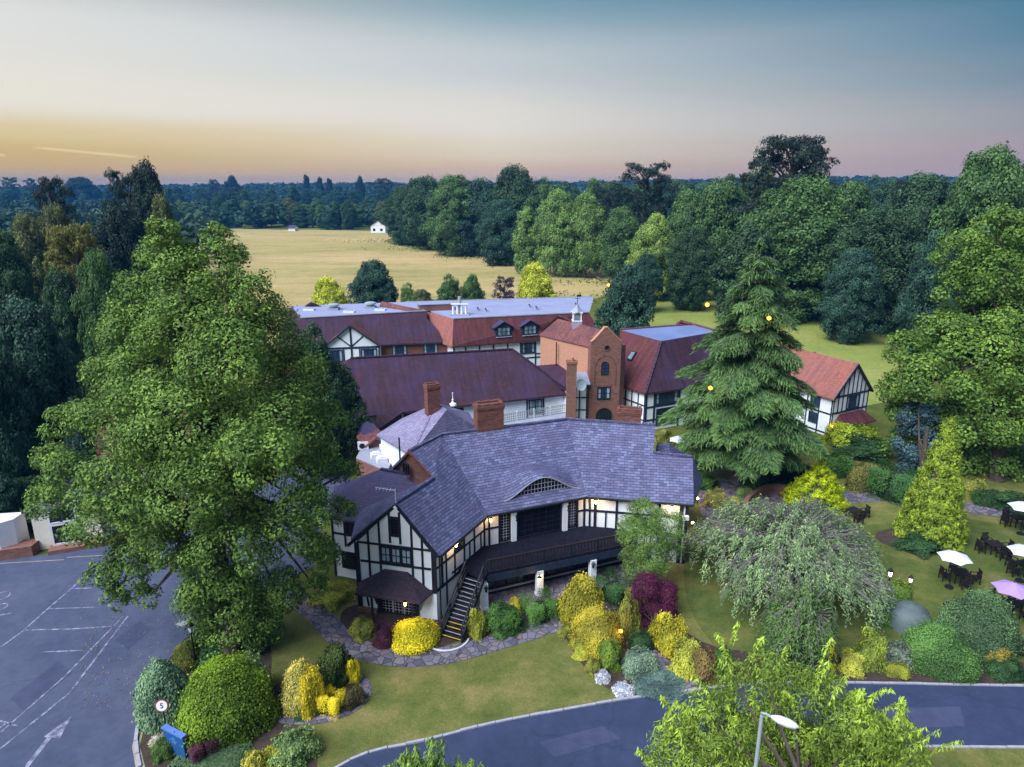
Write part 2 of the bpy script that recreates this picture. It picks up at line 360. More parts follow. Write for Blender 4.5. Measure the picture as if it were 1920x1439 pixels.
ru=smooth_line(road_u,6);rl=smooth_line(road_l,6)
MBr=sheet('road',[tuple(p) for p in ru]+[tuple(p) for p in rl],.004,'asphalt_road')
cpk=[G(300,1480),G(262,1439),G(255,1395),G(262,1355),G(275,1320),G(300,1260),G(345,1200),G(420,1150),G(500,1105),G(590,1062),(-15,46),(-15,62),(-21,62),(-26,47.5),G(200,1024),G(150,1030),G(0,1052),(-60,43),(-60,14),(-16,14)]
sheet('car_park',cpk,.000,'asphalt_old')
def kerb(line,w,h,side=0):
    pts=[np.array(p[:2],float) for p in line];k=MB();acc=[0.]
    for a_,b_ in zip(pts[:-1],pts[1:]): acc.append(acc[-1]+np.linalg.norm(b_-a_))
    X_=[p[0] for p in pts];Y_=[p[1] for p in pts];d=0
    while d+.9<acc[-1]:
        q=[np.array([np.interp(v,acc,X_),np.interp(v,acc,Y_)]) for v in(d+.015,d+.885)];t=q[1]-q[0];t/=np.linalg.norm(t);n=np.array([-t[1],t[0]])*w
        o=n*(.5*side)+R.normal(0,.008,2);hh=h+R.normal(0,.006);c4=[q[0]-n/2+o,q[1]-n/2+o,q[1]+n/2+o,q[0]+n/2+o];k.hexa([(c[0],c[1],-.01) for c in c4]+[(c[0],c[1],hh) for c in c4]);d+=.9
    k.build('kerb','kerb_stone')['kind']='structure'
kerb(ru,.13,.07,1);kerb(rl[::-1],.13,.05,-1)
for pp in([G(20,1310),G(110,1240),G(135,1262),G(45,1335)],[G(215,1200),G(262,1165),G(285,1180),G(240,1218)],[G(1010,1392),G(1130,1362),G(1165,1385),G(1040,1420)],[G(1650,1330),G(1800,1325),G(1810,1362),G(1660,1368)]): sheet('asphalt_patch',pp,.006,'asphalt_patch')
kerb(smooth_line([G(262,1439),G(255,1395),G(262,1355),G(285,1330)],6),.16,.1);kerb(smooth_line([G(380,1170),G(420,1148),G(500,1104)],6),.16,.1)
# apron where path meets the road
sheet('apron',[G(1245,1302),G(1255,1290),G(1300,1284),G(1330,1290),G(1325,1297)],.02,'paving')
def line_mark(pts,w,mat='worn_white',z=.008):
    m=MB();strip(m,[G(*p) for p in pts],w,z);o=m.build('road_marking',mat);o['kind']='structure';return o
for pts,w in [([(0,1405),(130,1300),(240,1155)],.12),([(0,1375),(120,1270),(232,1155)],.1),([(0,1215),(45,1182),(92,1140),(135,1103),(170,1070)],.11),([(45,1182),(130,1180),(215,1175)],.11),([(92,1142),(175,1139)],.11),([(135,1104),(172,1103)],.11),([(80,1223),(155,1220)],.1),([(0,1352),(32,1362)],.1),([(0,1365),(12,1356)],.1),([(360,1092),(374,1075)],.14),([(300,1062),(338,1040)],.12)]:
    line_mark(pts,w)
a=[G(45,1439),G(88,1384),G(82,1382),G(134,1344),G(112,1386),G(98,1383),G(52,1441)]
tag(MB().poly([(p[0],p[1],.009) for p in (a if sum(a[i][0]*a[(i+1)%7][1]-a[(i+1)%7][0]*a[i][1] for i in range(7))>0 else a[::-1])]).build('road_marking','worn_white'),None,None,None,'structure')
for dx in (0,10):
    line_mark([(258+dx*1.3,1445),(250+dx,1400),(258+dx,1365),(270+dx*.8,1350)],.11,'faded_yellow')
for px in (0,125):
    line_mark([(px,1057-px*.09),(px+120,1050-px*.09)],.09,'faded_yellow')
# worn wheelchair bay symbol
m=MB()
for c0,r in (((2,1118),.5),((2,1138),.35)):
    q=P(*c0);pts=[(q[0]+r*math.cos(a),q[1]+r*math.sin(a)) for a in np.linspace(0,2*math.pi,14)];strip(m,pts,.1,.008)
strip(m,[G(-4,1155),G(22,1150)],.12,.008);m.build('road_marking','worn_white')['kind']='structure'
o=MB().poly([(*p,.012) for p in [G(328,1171),G(345,1164),G(358,1168),G(340,1175)]]).build('drain_cover','kerb_stone');tag(o,'grey rectangular drain cover set in the asphalt beside the lamp post','drain cover')
# garden paths
m=MB();pl=smooth_line([G(500,1100),G(560,1128),G(605,1162),G(650,1205),G(730,1232),G(815,1232),G(890,1216),G(965,1194),G(1045,1168),G(1110,1140),G(1170,1125)],8)
strip(m,pl,1.5,.012);m.build('path','paving')['kind']='structure'
m=MB();strip(m,smooth_line([G(1165,1185),G(1215,1225),G(1262,1262),G(1305,1290)],8),1.1,.010);m.build('path','paving')['kind']='structure'
ec=P(600,1302);ring=[(ec[0]-.35+2.75*math.cos(a),ec[1]+.05+1.95*math.sin(a)) for a in np.linspace(-.95*math.pi,.42*math.pi,40)]
m=MB();strip(m,ring,.62,.014);m.build('path','paving')['kind']='structure'
sheet('flower_bed',[(ec[0]-.35+2.5*math.cos(a),ec[1]+.05+1.7*math.sin(a)) for a in np.linspace(0,2*math.pi,40)[:-1]],.004,'soil')
sheet('patio',[G(880,1150),G(1000,1150),G(1200,1110),G(1200,1020),G(900,1060)],.006,'paving')
sheet('flower_bed',smooth_line([G(640,1150),G(660,1205),G(740,1222),G(800,1222),G(870,1200),G(900,1202),G(1020,1172),G(1050,1150),G(900,1120),G(700,1130)],5,True),.002,'soil')
sheet('flower_bed',smooth_line([G(1060,1180),G(1080,1230),G(1130,1285),G(1180,1305),G(1250,1300),G(1240,1255),G(1300,1262),G(1340,1282),G(1420,1282),G(1900,1282),G(1910,1240),G(1700,1230),G(1600,1225),G(1350,1215),G(1230,1150),G(1090,1130)],5,True),.001,'soil')
sheet('flower_bed',smooth_line([G(275,1439),G(268,1390),G(285,1330),G(300,1270),G(345,1215),G(400,1180),G(500,1190),G(510,1330),G(560,1360),G(590,1400),G(560,1460)],5,True),.002,'soil')
sheet('flower_bed',[(P(1735,1025)[0]+3.1*math.cos(a),P(1735,1012)[1]+1.9*math.sin(a)) for a in np.linspace(0,2*math.pi,30)[:-1]],.002,'soil')
sheet('terrace',smooth_line([G(1310,935),G(1330,900),G(1420,905),G(1480,925),G(1500,970),G(1400,990),G(1330,985)],5,True),.006,'paving')
m=MB();strip(m,smooth_line([G(1480,930),G(1560,935),G(1650,930),G(1720,945),G(1830,955),G(1930,960)],6),2.2,.004);m.build('path','paving')['kind']='structure'
m=MB();strip(m,smooth_line([G(1640,1085),G(1660,1130),G(1700,1145),G(1712,1168)],6),.5,0,.45);tag(m.build('garden_wall','kerb_stone'),'low grey stone retaining wall curving between the two lawns','garden wall')
m=MB();strip(m,smooth_line([G(1395,985),G(1400,950),G(1440,925),G(1490,930)],6),.35,0,.8);tag(m.build('garden_wall','brick_brown'),'curved low brick wall beside the terrace behind the weeping tree','garden wall')
# small round step with white edge at the stair foot
m=MB();sc=P(845,1206);arc=[(sc[0]-.3+1.35*math.cos(a),sc[1]+.5+1.25*math.sin(a)) for a in np.linspace(-2.6,-.1,18)]
strip(m,arc,.09,.016,.05);tag(m.build('step_edge','white_paint'),'curved white edging stone at the foot of the black staircase','edging')
# ------------------------------------------------------------------ building helpers
class Wall:
    def __init__(s,root,a,b,tm='black_timber'):
        s.r=root;s.a=np.array(a[:2],float);s.b=np.array(b[:2],float);d=s.b-s.a;s.L=float(np.linalg.norm(d));s.u=d/s.L;s.n=np.array([s.u[1],-s.u[0]]);s.tm=tm
        s.n3=np.array([s.n[0],s.n[1],0])
    def p(s,x,z,o=0.):
        q=s.a+s.u*x+s.n*o;return np.array([q[0],q[1],z])
    def px(s,px,z):  # distance along the wall where picture column px meets height z
        # solve  xat = a + u t
        lo,hi=-2.,s.L+2.
        f=lambda t:960+F*(s.a+s.u*t)[0]/((s.a+s.u*t)[1]*cp-(z-H)*sp)-px
        for _ in range(40):
            mid=(lo+hi)/2
            if f(lo)*f(mid)<=0: hi=mid
            else: lo=mid
        return (lo+hi)/2
    def post(s,x,z0,z1,w=.14,d=.06,mat=None,name='timber_post'):
        return MB().bar(s.p(x,z0,d/2-.02),s.p(x,z1,d/2-.02),w,d+.04,s.n3).build(name,mat or s.tm,s.r)
    def rail(s,x0,x1,z,w=.14,d=.05,mat=None,name='timber_rail',z1=None):
        return MB().bar(s.p(x0,z,d/2-.02),s.p(x1,z if z1 is None else z1,d/2-.02),w,d+.034,s.n3).build(name,mat or s.tm,s.r)
    def brace(s,x0,z0,x1,z1,w=.12,d=.04): return s.rail(x0,x1,z0,w,d,None,'timber_brace',z1)
    def window(s,x0,x1,z0,z1,cols=2,rows=1,gl='dark_glass',fm=None,fw=.09,bar=.04,name='window',curtain=False,barmat=None,lattice=False):
        fm=fm or s.tm;m=MB();d=.09;c=d/2
        m.bar(s.p(x0,z0+fw/2,c),s.p(x1,z0+fw/2,c),fw,d,s.n3).bar(s.p(x0,z1-fw/2,c),s.p(x1,z1-fw/2,c),fw,d,s.n3)
        m.bar(s.p(x0+fw/2,z0+fw,c),s.p(x0+fw/2,z1-fw,c),fw,d,s.n3).bar(s.p(x1-fw/2,z0+fw,c),s.p(x1-fw/2,z1-fw,c),fw,d,s.n3)
        w=m.build(name,fm,s.r)
        xs=np.linspace(x0+fw,x1-fw,cols+1)
        for i in range(cols):
            pm=MB().bar(s.p((xs[i]+xs[i+1])/2,z0+fw,.012),s.p((xs[i]+xs[i+1])/2,z1-fw,.012),xs[i+1]-xs[i]-.001,.02,s.n3);pm.build('pane',gl,w)
            if curtain:
                for e in (0,1):
                    if (e==0 and i==0) or (e==1 and i==cols-1) or cols==1:
                        cw=(xs[i+1]-xs[i])*.42;cx=xs[i]+cw/2 if e==0 else xs[i+1]-cw/2
                        MB().bar(s.p(cx,z0+fw+.05,.028),s.p(cx,z1-fw-.03,.028),cw,.006,s.n3).build('curtain','curtain',w)
        m=MB()
        for x in xs[1:-1]: m.bar(s.p(x,z0+fw,.05),s.p(x,z1-fw,.05),bar*1.6,.06,s.n3)
        if lattice:
            nx=max(3,int((x1-x0)/.22));nz=max(3,int((z1-z0)/.22))
            for i in range(1,nx):
                x=x0+fw+(x1-x0-2*fw)*i/nx;m.bar(s.p(x,z0+fw,.035),s.p(x,z1-fw,.035),.025,.02,s.n3)
            for i in range(1,nz):
                z=z0+fw+(z1-z0-2*fw)*i/nz;m.bar(s.p(x0+fw,z,.037),s.p(x1-fw,z,.037),.025,.02,s.n3)
        else:
            for i in range(1,rows):
                z=z0+fw+(z1-z0-2*fw)*i/rows;m.bar(s.p(x0+fw,z,.045),s.p(x1-fw,z,.045),bar,.05,s.n3)
        if m.v: m.build('glazing_bar',barmat or fm,w)
        return w
def roof(root,faces,mat,th=.16,name='roof'):
    """each face a slab hanging th below; normals up"""
    out=[]
    for fc in faces:
        fc=[np.array(p,float) for p in fc];n=np.cross(fc[1]-fc[0],fc[2]-fc[0])
        if n[2]<0: fc=fc[::-1]
        m=MB();m.slab(fc,(0,0,-th));out.append(m)
    M=MB()
    for m in out:
        k=len(M.v);M.v+=m.v;M.f+=[[i+k for i in f] for f in m.f]
    return M.build(name,mat,root)
def chimney(root,x,y,z0,z1,w,d,rz=0,mat='brick_red',pots=0,cap=True,name='chimney'):
    m=MB();m.box((x,y,(z0+z1-.5)/2),(w,d,z1-.5-z0),rz)
    if cap:
        m.box((x,y,z1-.44),(w+.08,d+.08,.12),rz).box((x,y,z1-.28),(w+.14,d+.14,.2),rz)
        for i in range(8):
            for j in(-1,1):
                u_=(-.5+(i+.5)/8)*w;m.box((x+u_*math.cos(rz)-j*d*.4*math.sin(rz),y+u_*math.sin(rz)+j*d*.4*math.cos(rz),z1-.12+.02*((i*7+j)%3)),(w/8-.02,d*.2,.14),rz)
        for i in(-1,1): m.box((x+i*w*.46*math.cos(rz),y+i*w*.46*math.sin(rz),z1-.11),(w*.08,d*.8,.16),rz)
        for k_ in range(int((z1-z0-.6)/.35)): m.box((x,y,z0+.3+.35*k_),(w+.012,d+.012,.03),rz)
    c=m.build(name,mat,root)
    for i in range(pots):
        off=(i-(pots-1)/2)*w/max(1,pots);px_=x+off*math.cos(rz);py_=y+off*math.sin(rz)
        MB().lathe((px_,py_,z1-.02),[(.0,0),(.15,0),(.12,.3),(.14,.34),(.09,.34),(.09,.1)],10).build('chimney_pot','terracotta',c)
    return c
def pt(a,b,f): return np.array(a)+(np.array(b)-np.array(a))*f
# ================================================================== the slate-roofed inn building in front
inn=empty('timber_framed_inn',(0,44,0),'nearest white and black timber-framed building with lavender slate roof, balcony and eyebrow dormer','building')
A3=lambda v,z:np.array([v[0],v[1],z])
F_=P(742,943,7.7);Ef=P(826,1041,4.7);E2=P(915,966,4.8);E3=P(1100,931,4.8);E4=P(1301,946,4.8);Gp=P(813,896,7.75)
ra=P(767,846,9);rb=P(828,815,9);rc=P(1063,786,9);rd=P(1229,797,9)
nR=np.cross(E4-E3,rc-E3);R1=RP(1226,849,E3,nR);R2=RP(1299,857,E3,nR)
w0=np.array([-9.75,38.75]);w1=np.array([-4.65,37.55]);w2=E2[:2]+np.array([-.25,.25]);w3=E3[:2]+np.array([-.05,.3]);w4=E4[:2]+np.array([-.3,.35])
El=np.array([-10.0,39.1,4.8])
nm=np.array([-.376,.927,0])
cb=rc+nm*5.0;cb[2]=4.8;bb=rb+nm*5.0;bb[2]=4.8;db=rd+np.array([.2,.98,0])*4.4;db[2]=4.9
a2=np.array([-10.4,46.9,4.7]);b2=np.array([-8.6,50.2,4.7])
roof(inn,[[F_,Ef,E2,Gp],[Gp,E2,rb,ra],[E2,E3,rc,rb],[E3,E4,R2,R1,rd],[E3,rd,rc],[rb,rc,cb,bb],[rc,rd,db,cb],[ra,rb,b2,a2],[rb,bb,b2]],'stone_slate')
roof(inn,[[F_,Gp,np.array([-10.5,43.2,4.75]),El+np.array([-.1,0,-.05])]],'stone_slate')
# lower right roof end
Rb=np.array([14.0,51.,4.9]);roof(inn,[[R1,R2,P(1318,903,4.9),Rb,R1+np.array([.4,3.2,-2.4])],[R2,E4+np.array([.02,.02,0]),P(1317,903,4.8)]],'stone_slate')
q1=P(1232,831,7.2);q2=P(1256,832,7.2);q3=P(1284,851,6.2);roof(inn,[[q1,q2,q3,q3+np.array([-1.5,-1.2,0]),q1+np.array([0,-.9,-.9])],[q1,q2,q2+np.array([.8,2.5,-2.4]),q1+np.array([.5,2.8,-2.4])],[q2,q3,q3+np.array([.6,1.6,-1.4]),q2+np.array([.8,2.5,-2.4])]],'stone_slate')
T_=P(714,880,7.);U_=P(813,898,7.);V_=P(613,969,4.6);Wp=P(668,978,4.6)
roof(inn,[[V_,Wp,np.array([-6.4,40.6,4.6]),U_,T_],[V_,T_,np.array([-13.2,47.3,4.6])],[T_,U_,np.array([-6.5,47.5,5.0]),np.array([-13.2,47.3,4.6])]],'dark_slate')
# ridge and hip cappings
def cap_line(root,pts,mat,r=.12,name='ridge_tiles'):
    m=MB()
    for a,b in zip(pts[:-1],pts[1:]):
        L_=np.linalg.norm(np.array(b)-np.array(a));k=max(1,int(L_/.5))
        for i in range(k):
            p=pt(a,b,i/k);q=pt(a,b,(i+.93)/k);m.bar(p+np.array([0,0,.03+.008*(i%2)]),q+np.array([0,0,.03]),r*2,r,(0,0,1))
    return m.build(name,mat,root)
cap_line(inn,[ra,rb,rc,rd],'stone_slate');cap_line(inn,[F_,Gp],'stone_slate');cap_line(inn,[T_,U_],'dark_slate');cap_line(inn,[R1,R2],'stone_slate')
# walls
def walls(root,pts,z0,z1,mat='plaster',name='wall'): return MB().prism([tuple(p[:2]) for p in pts],z0,z1).build(name,mat,root)
walls(inn,[w0,w1,w2,(-5,46.4),(-8.4,49.8),(-10.1,46.7),(-9.9,42)],0,4.66)
walls(inn,[w2+np.array([.01,.01]),w3,(4.0,53.6),(-6.3,50.2)],0,4.67)
walls(inn,[w3+np.array([.01,.02]),w4,(13.0,49.9),(11.0,52.3),(4.2,53.5)],0,4.68)
dl0=np.array([-12.3,42.75]);dl1=np.array([-9.7,41.9])
walls(inn,[dl0,dl1,(-9.0,46.),(-12.9,46.8)],0,4.5)
gm=MB();gm.slab([A3(w0,4.6),A3(w1,4.6),np.array([-7.05,38.1,7.55])],(.1,.35,0));gm.build('gable_wall','plaster',inn)
bg_=MB();g3=P(733,883,6.7);bg_.slab([Gp+np.array([-.1,.15,-1.2]),Gp+np.array([-.12,.12,-.2]),ra+np.array([0,.1,-.17]),g3+np.array([0,.1,0]),g3+np.array([0,.1,-.5])],(.15,.3,0));bg_.build('gable_wall','brick_brown',inn)['label']='small red-brown brick gable'
bw=Wall(inn,g3[:2]+np.array([-.22,-.2]),Gp[:2]+np.array([-.32,-.13]));bw.window(bw.L*.42,bw.L*.56,7.35,8.1,2,3,lattice=True)
m=MB();m.bar(ra+np.array([0,-.05,-.05]),Gp+np.array([-.1,0,0]),.12,.16,(0,0,1)).bar(ra+np.array([0,-.05,-.05]),g3+np.array([0,-.02,.05]),.12,.16,(0,0,1));m.build('bargeboard','brown_tile',inn)
# gable front timbering
g=Wall(inn,w0,w1);mid=g.L/2
slope=lambda x:4.75+(7.45-4.75)*(1-abs(x-g.L*.515)/(g.L*.515))
pxs=[676,693,714,734,753,774,793,817];xs=[g.px(p_,3.6) for p_ in pxs];xs[0]=.1;xs[-1]=g.L-.1
for i,x in enumerate(xs):
    x2=min(max(x,.08),g.L-.08);top=max(4.75,slope(x2))
    if i in(3,4): g.post(x2,5.0,top,.13)
    elif i==0: g.post(x2,.0,4.75,.3,.07)
    elif i==7: g.post(x2,1.95,4.75,.3,.07)
    else: g.post(x2,1.95 if i not in(3,4) else 3.6,top,.13)
for z,x0,x1,w in((4.80,.15,g.L-.1,.13),(3.52,.3,g.L-.3,.14),(1.98,0,g.L,.22)): g.rail(x0,x1,z,w)
g.rail(xs[3],xs[4],6.75,.1);g.rail(xs[3],xs[4],5.5,.1)
g.window(xs[3]+.05,xs[4]-.05,5.55,6.7,1,1,'dark_glass',lattice=True,fw=.07)
for a_,b_ in((xs[2]+.05,xs[3]),(xs[3]+.02,xs[4]),(xs[4]+.02,xs[5]-.05)): g.window(a_,b_,3.6,4.72,1,2,'blue_glass',fw=.08,curtain=True,lattice=False)
# bargeboards of front gable
m=MB();fo=g.n3*.28
for e in(A3(w0,4.72)+np.array([-.35,.05,-.1]),A3(w1,4.62)+np.array([.25,-.1,-.05])):
    m.bar(F_+np.array([0,0,-.16]),e+fo,.2,.1,g.n3)
m.build('bargeboard','black_timber',inn)
m=MB();t0=F_+np.array([0,0,0]);m.tube([t0,t0+np.array([0,0,.9])],.025,6).tube([t0+np.array([-.0,0,.8]),t0+np.array([-1.2,.1,.95])],.02,5)
for i in range(5): m.tube([t0+np.array([-.3-.2*i,-.2,.83+.02*i]),t0+np.array([-.3-.2*i,.25,.84+.02*i])],.012,4)
m.build('aerial','pale_metal',inn)
# ground floor front: porch
ps0=g.px(713,1.);ps1=g.px(770,1.)
pc=(g.px(722,3.2),g.px(765,3.2))
top0=g.p(pc[0],3.15,.05);top1=g.p(pc[1],3.15,.05);bo0=P(670,1103,1.95);bo1=P(797,1133,1.95)
bl0=g.p(g.px(672,2.2),1.95,.05);bl1=g.p(g.px(812,2.),1.95,.05)
lf=g.p(g.px(680,1.9),1.85,1.15);rf=g.p(g.px(800,1.9),1.85,1.15)
roof(inn,[[top0,top1,rf,lf],[top0,lf,bl0],[top1,bl1,rf]],'porch_shingle',.1,'porch_roof')
g.post(ps0-.05,0,1.9,.16,.2);g.post(ps1+.45,0,1.9,.16,.2)
for x,sg in((ps0-.1,-1),(ps1+.5,1)):
    p0=g.p(x,1.2,.15);p1=g.p(x+sg*.0,1.85,1.0);MB().bar(g.p(x+sg*.35,1.85,.3),g.p(x,0.7,.2),.12,.1,g.n3).build('porch_brace','black_timber',inn)
    MB().bar(g.p(x,0,1.0),g.p(x,1.8,1.0),.12,.12,g.n3).build('porch_post','black_timber',inn)
d_=g.window(ps0+.05,ps1+.4,0.05,1.85,3,6,'dark_glass',name='door',fw=.1,barmat='kerb_stone',lattice=True)
g.brace(g.px(684,1.6),1.8,g.px(692,.4),.3)
m=MB();m.bar(g.p(.0,.12,.12),g.p(ps0-.2,.12,.12),.24,.24,g.n3);m.build('plinth','brick_brown',inn)
# right hand wall of the front wing
f=Wall(inn,w1,w2);fx=lambda p_,z=3.6:min(max(f.px(p_,z),.08),f.L-.08)
for p_,z0,z1,w in((828,2.05,4.62,.2),(836,0,4.62,.1),(852,2.05,4.62,.12),(870,2.05,4.62,.12),(889,2.35,4.62,.12),(912,2.35,4.62,.13)): f.post(fx(p_),z0,z1,w)
f.post(fx(901),2.35,3.6,.09);f.post(fx(880),2.35,3.6,.09);f.post(f.L-.06,2.35,4.62,.1)
f.rail(.1,f.L-.05,3.58,.13);f.rail(.1,f.L-.05,4.6,.14);f.rail(.0,f.L*.55,2.05,.2);f.rail(f.L*.3,f.L,2.4,.14)
f.window(fx(853),fx(861),3.7,4.5,1,2,'blue_glass',fw=.06);f.window(fx(862),fx(869),3.7,4.5,1,2,'pale_glass',fw=.06)
# wall behind the balcony
c_=Wall(inn,w2,w3);cx=lambda p_,z=3.6:min(max(c_.px(p_,z),.07),c_.L-.07)
for p_ in(917,936): c_.post(cx(p_),2.35,4.65,.13)
c_.post(cx(1082),2.35,4.65,.14)
c_.post(c_.L-.07,2.35,4.65,.14)
c_.rail(0,cx(936),3.6,.12);c_.rail(cx(1082),c_.L,3.6,.12);c_.rail(0,c_.L,4.62,.14)
c_.window(cx(937),cx(956),2.45,4.55,1,1,'dark_glass',lattice=True,barmat='kerb_stone')
c_.window(cx(1064),cx(1081),2.45,4.55,1,1,'blue_glass',lattice=True,barmat='kerb_stone')
c_.window(cx(968),cx(1052),2.4,4.55,6,5,'dark_glass',fw=.12,name='balcony_door')
for p_ in(962,1058): MB().bar(c_.p(cx(p_),2.37,.12),c_.p(cx(p_),4.6,.12),.36,.22,c_.n3).build('pilaster','plaster',inn)
for p_ in(965,1061): MB().tube([c_.p(cx(p_),4.35,.26),c_.p(cx(p_),4.1,.36),c_.p(cx(p_),3.95,.28)],.05,6).build('bracket','black_metal',inn)
# ground floor under the balcony: dark glazing
c_.window(.2,c_.L*.38,.5,2.0,4,3,'dark_glass',fw=.12);c_.window(c_.L*.42,c_.L*.66,.1,2.0,5,4,'dark_glass',fw=.12,name='glazed_door');c_.window(c_.L*.7,c_.L-.1,.5,2.0,4,3,'dark_glass',fw=.12)
gf0=P(900,1120)[:2];gf1=P(1185,1052)[:2]
walls(inn,[gf0,gf1,gf1+np.array([0,2.5]),w3+np.array([0,.2]),w2+np.array([0,.3]),gf0+np.array([-.6,1.6])],0,2.2,'black_timber','dark_cladding')
G_=Wall(inn,gf0,gf1)
for a_,b_ in((.02,.3),(.34,.62),(.66,.98)): G_.window(G_.L*a_,G_.L*b_,.4,1.95,4,3,'dark_glass',fw=.1,barmat='dark_wood')
MB().bar(G_.p(.1,.38,.12),G_.p(G_.L-.1,.38,.12),.08,.14,G_.n3).build('sill','kerb_stone',inn)
m=MB();m.bar(f.p(f.L*.5,1.15,.01),f.p(f.L,1.15,.01),2.3,.03,f.n3);m.build('dark_cladding','black_timber',inn)
# right hand wall
r=Wall(inn,w3,w4);rx=lambda p_,z=3.6:min(max(r.px(p_,z),.08),r.L-.08)
for p_,w in((1106,.14),(1116,.2),(1156,.16),(1196,.14),(1236,.14),(1277,.26),(1294,.16)): r.post(rx(p_),0 if p_>1150 else 2.35,4.65,w)
r.post(rx(1136),2.35,3.6,.1)
r.rail(0,r.L,3.6,.14);r.rail(0,r.L,4.62,.16);r.rail(0,r.L,2.2,.22);r.rail(rx(1156),r.L,1.2,.14)
r.window(rx(1196)+.1,rx(1236)-.1,2.45,3.4,3,2,'dark_glass')
rs=Wall(inn,w4,(13.0,49.9))
for x in(.1,rs.L*.33,rs.L*.66,rs.L-.1): rs.post(x,0,4.6,.16)
for z in(2.2,3.5,4.6): rs.rail(0,rs.L,z,.14)
# left recessed wall
l=Wall(inn,dl0,dl1);
for x,z0 in((.08,0),(l.L*.38,2.4),(l.L*.7,2.4),(l.L-.1,0)): l.post(x,z0,4.5,.13)
for z in(4.42,3.3,1.95): l.rail(0,l.L,z,.14)
l.window(l.L*.42,l.L-.2,3.4,4.35,2,1,'dark_glass');l.window(l.L*.25,l.L-.15,.75,1.85,2,1,'dark_glass',fm='black_timber')
l2=Wall(inn,(-9.95,41.9),w0)
# balcony
DK=2.35;d0=P(913,1051,3.35);d1=P(1176,1000,3.35)
stT=[P(868,1080,DK),P(905,1086,DK)]
dk=[f.p(f.L*.42,0,.03)[:2],stT[1][:2],d0[:2],d1[:2],d1[:2]+np.array([-.5,1.6]),r.p(rx(1150),0,.03)[:2],r.p(.0,0,.03)[:2],c_.p(0.02,0,.03)[:2]]
bal=MB();bal.prism([tuple(p) for p in dk],DK-.12,DK);bal.build('balcony_floor','deck_board',inn)
m=MB()
du=(d1-d0);LD=np.linalg.norm(du);du=du/LD;dn=np.array([du[1],-du[0],0])
m.bar(A3(d0,2.03),A3(d1,2.03),.5,.1,dn);m.build('balcony_beam','blue_black_timber',inn)
MB().bar(A3(d0,3.32),A3(d1,3.32),.09,.12,dn).build('handrail','brown_tile' if False else 'rust_metal',inn)
MB().bar(A3(d0,2.5),A3(d1,2.5),.08,.07,dn).build('bottom_rail','black_timber',inn)
nb=int(LD/.24)
for i in range(nb+1):
    p=d0+du*LD*i/nb;w=.11 if i%8==0 else .045
    MB().bar(A3(p,2.36),A3(p,3.28),w,w,dn).build('rail_post' if i%8==0 else 'baluster','black_timber' if i%8==0 else 'rust_metal',inn)
e0=d1;e1=A3(d1[:2]+np.array([-.5,1.6]),3.35)
MB().bar(A3(e0,3.32),A3(e1,3.32),.09,.12,(1,0,0)).build('handrail','rust_metal',inn)
for px_,py_ in((908,1143),(1011,1117),(1110,1096)):
    p=P(px_,py_);m=MB();m.box((p[0],p[1]+.1,0.93),(.42,.42,1.84),.35);m.box((p[0],p[1]+.1,.08),(.5,.5,.16),.35);m.build('column','plaster',inn)
# eyebrow dormer
u=(E3-E2);u=u/np.linalg.norm(u);nM=np.cross(E3-E2,rb-E2);nM=nM/np.linalg.norm(nM);v=np.cross(nM,u)
if v[2]<0:v=-v
def st(px_,py_):
    q=RP(px_,py_,E2,nM)-E2;return float(q@u),float(q@v)
sl,tl=st(944,937);sr,tr=st(1084,914);t0=(tl+tr)/2;sm=(sl+sr)/2;hw=(sr-sl)/2
up=np.array([0,0,1.])
def bell(x): x=abs(x);return (math.cos(min(1,x)*math.pi)*.5+.5)**.85
ns,nt_=48,22;TT=3.0;V2=[];UV=[]
for j in range(nt_+1):
    tt=j/nt_
    for i in range(ns+1):
        xx=-1.25+2.5*i/ns;k=(1-tt*tt*(3-2*tt));h=.035+1.28*bell(xx/(1.0+.12*tt))*k**1.1 if abs(xx)<1.12 else .03
        V2.append(tuple(E2+u*(sm+xx*hw)+v*(t0-.12+tt*TT)+up*(h+.01)));UV.append((sm+xx*hw,t0+tt*TT+h*.3))
fs=[(j*(ns+1)+i,j*(ns+1)+i+1,(j+1)*(ns+1)+i+1,(j+1)*(ns+1)+i) for j in range(nt_) for i in range(ns)]
me=bpy.data.meshes.new('eyebrow_roof');me.from_pydata(V2,[],fs);me.materials.append(MT['stone_slate']);ul=me.uv_layers.new(name='UVMap')
for lp in me.loops: ul.data[lp.index].uv=UV[lp.vertex_index]
me.polygons.foreach_set('use_smooth',[True]*len(me.polygons))
eb=bpy.data.objects.new('eyebrow_roof',me);COL.objects.link(eb);eb.parent=inn;eb.location=tuple(-x for x in inn.location)
pts=[E2+u*(sm+x*hw)+v*(t0+.1)+up*(1.2*bell(x)-.02) for x in np.linspace(-.93,.93,25)]
m=MB();m.slab([E2+u*(sm-hw)+v*(t0+.1)-up*.1]+pts+[E2+u*(sm+hw)+v*(t0+.1)-up*.1],v*.1);ew=m.build('eyebrow_window','dark_glass',inn)
m=MB()
for x in np.linspace(-.72,.72,17):
    p=E2+u*(sm+x*hw)+v*(t0+.06);h=1.15*bell(x)
    if h>.12:m.bar(p,p+up*(h-.03),.03,.03,v)
for hz in(.35,.7):
    lim=[x for x in np.linspace(-.9,.9,60) if 1.2*bell(x)>hz+.12]
    m.bar(E2+u*(sm+lim[0]*hw)+v*(t0+.05)+up*hz,E2+u*(sm+lim[-1]*hw)+v*(t0+.05)+up*hz,.03,.03,v)
m.build('glazing_bar','kerb_stone',ew)
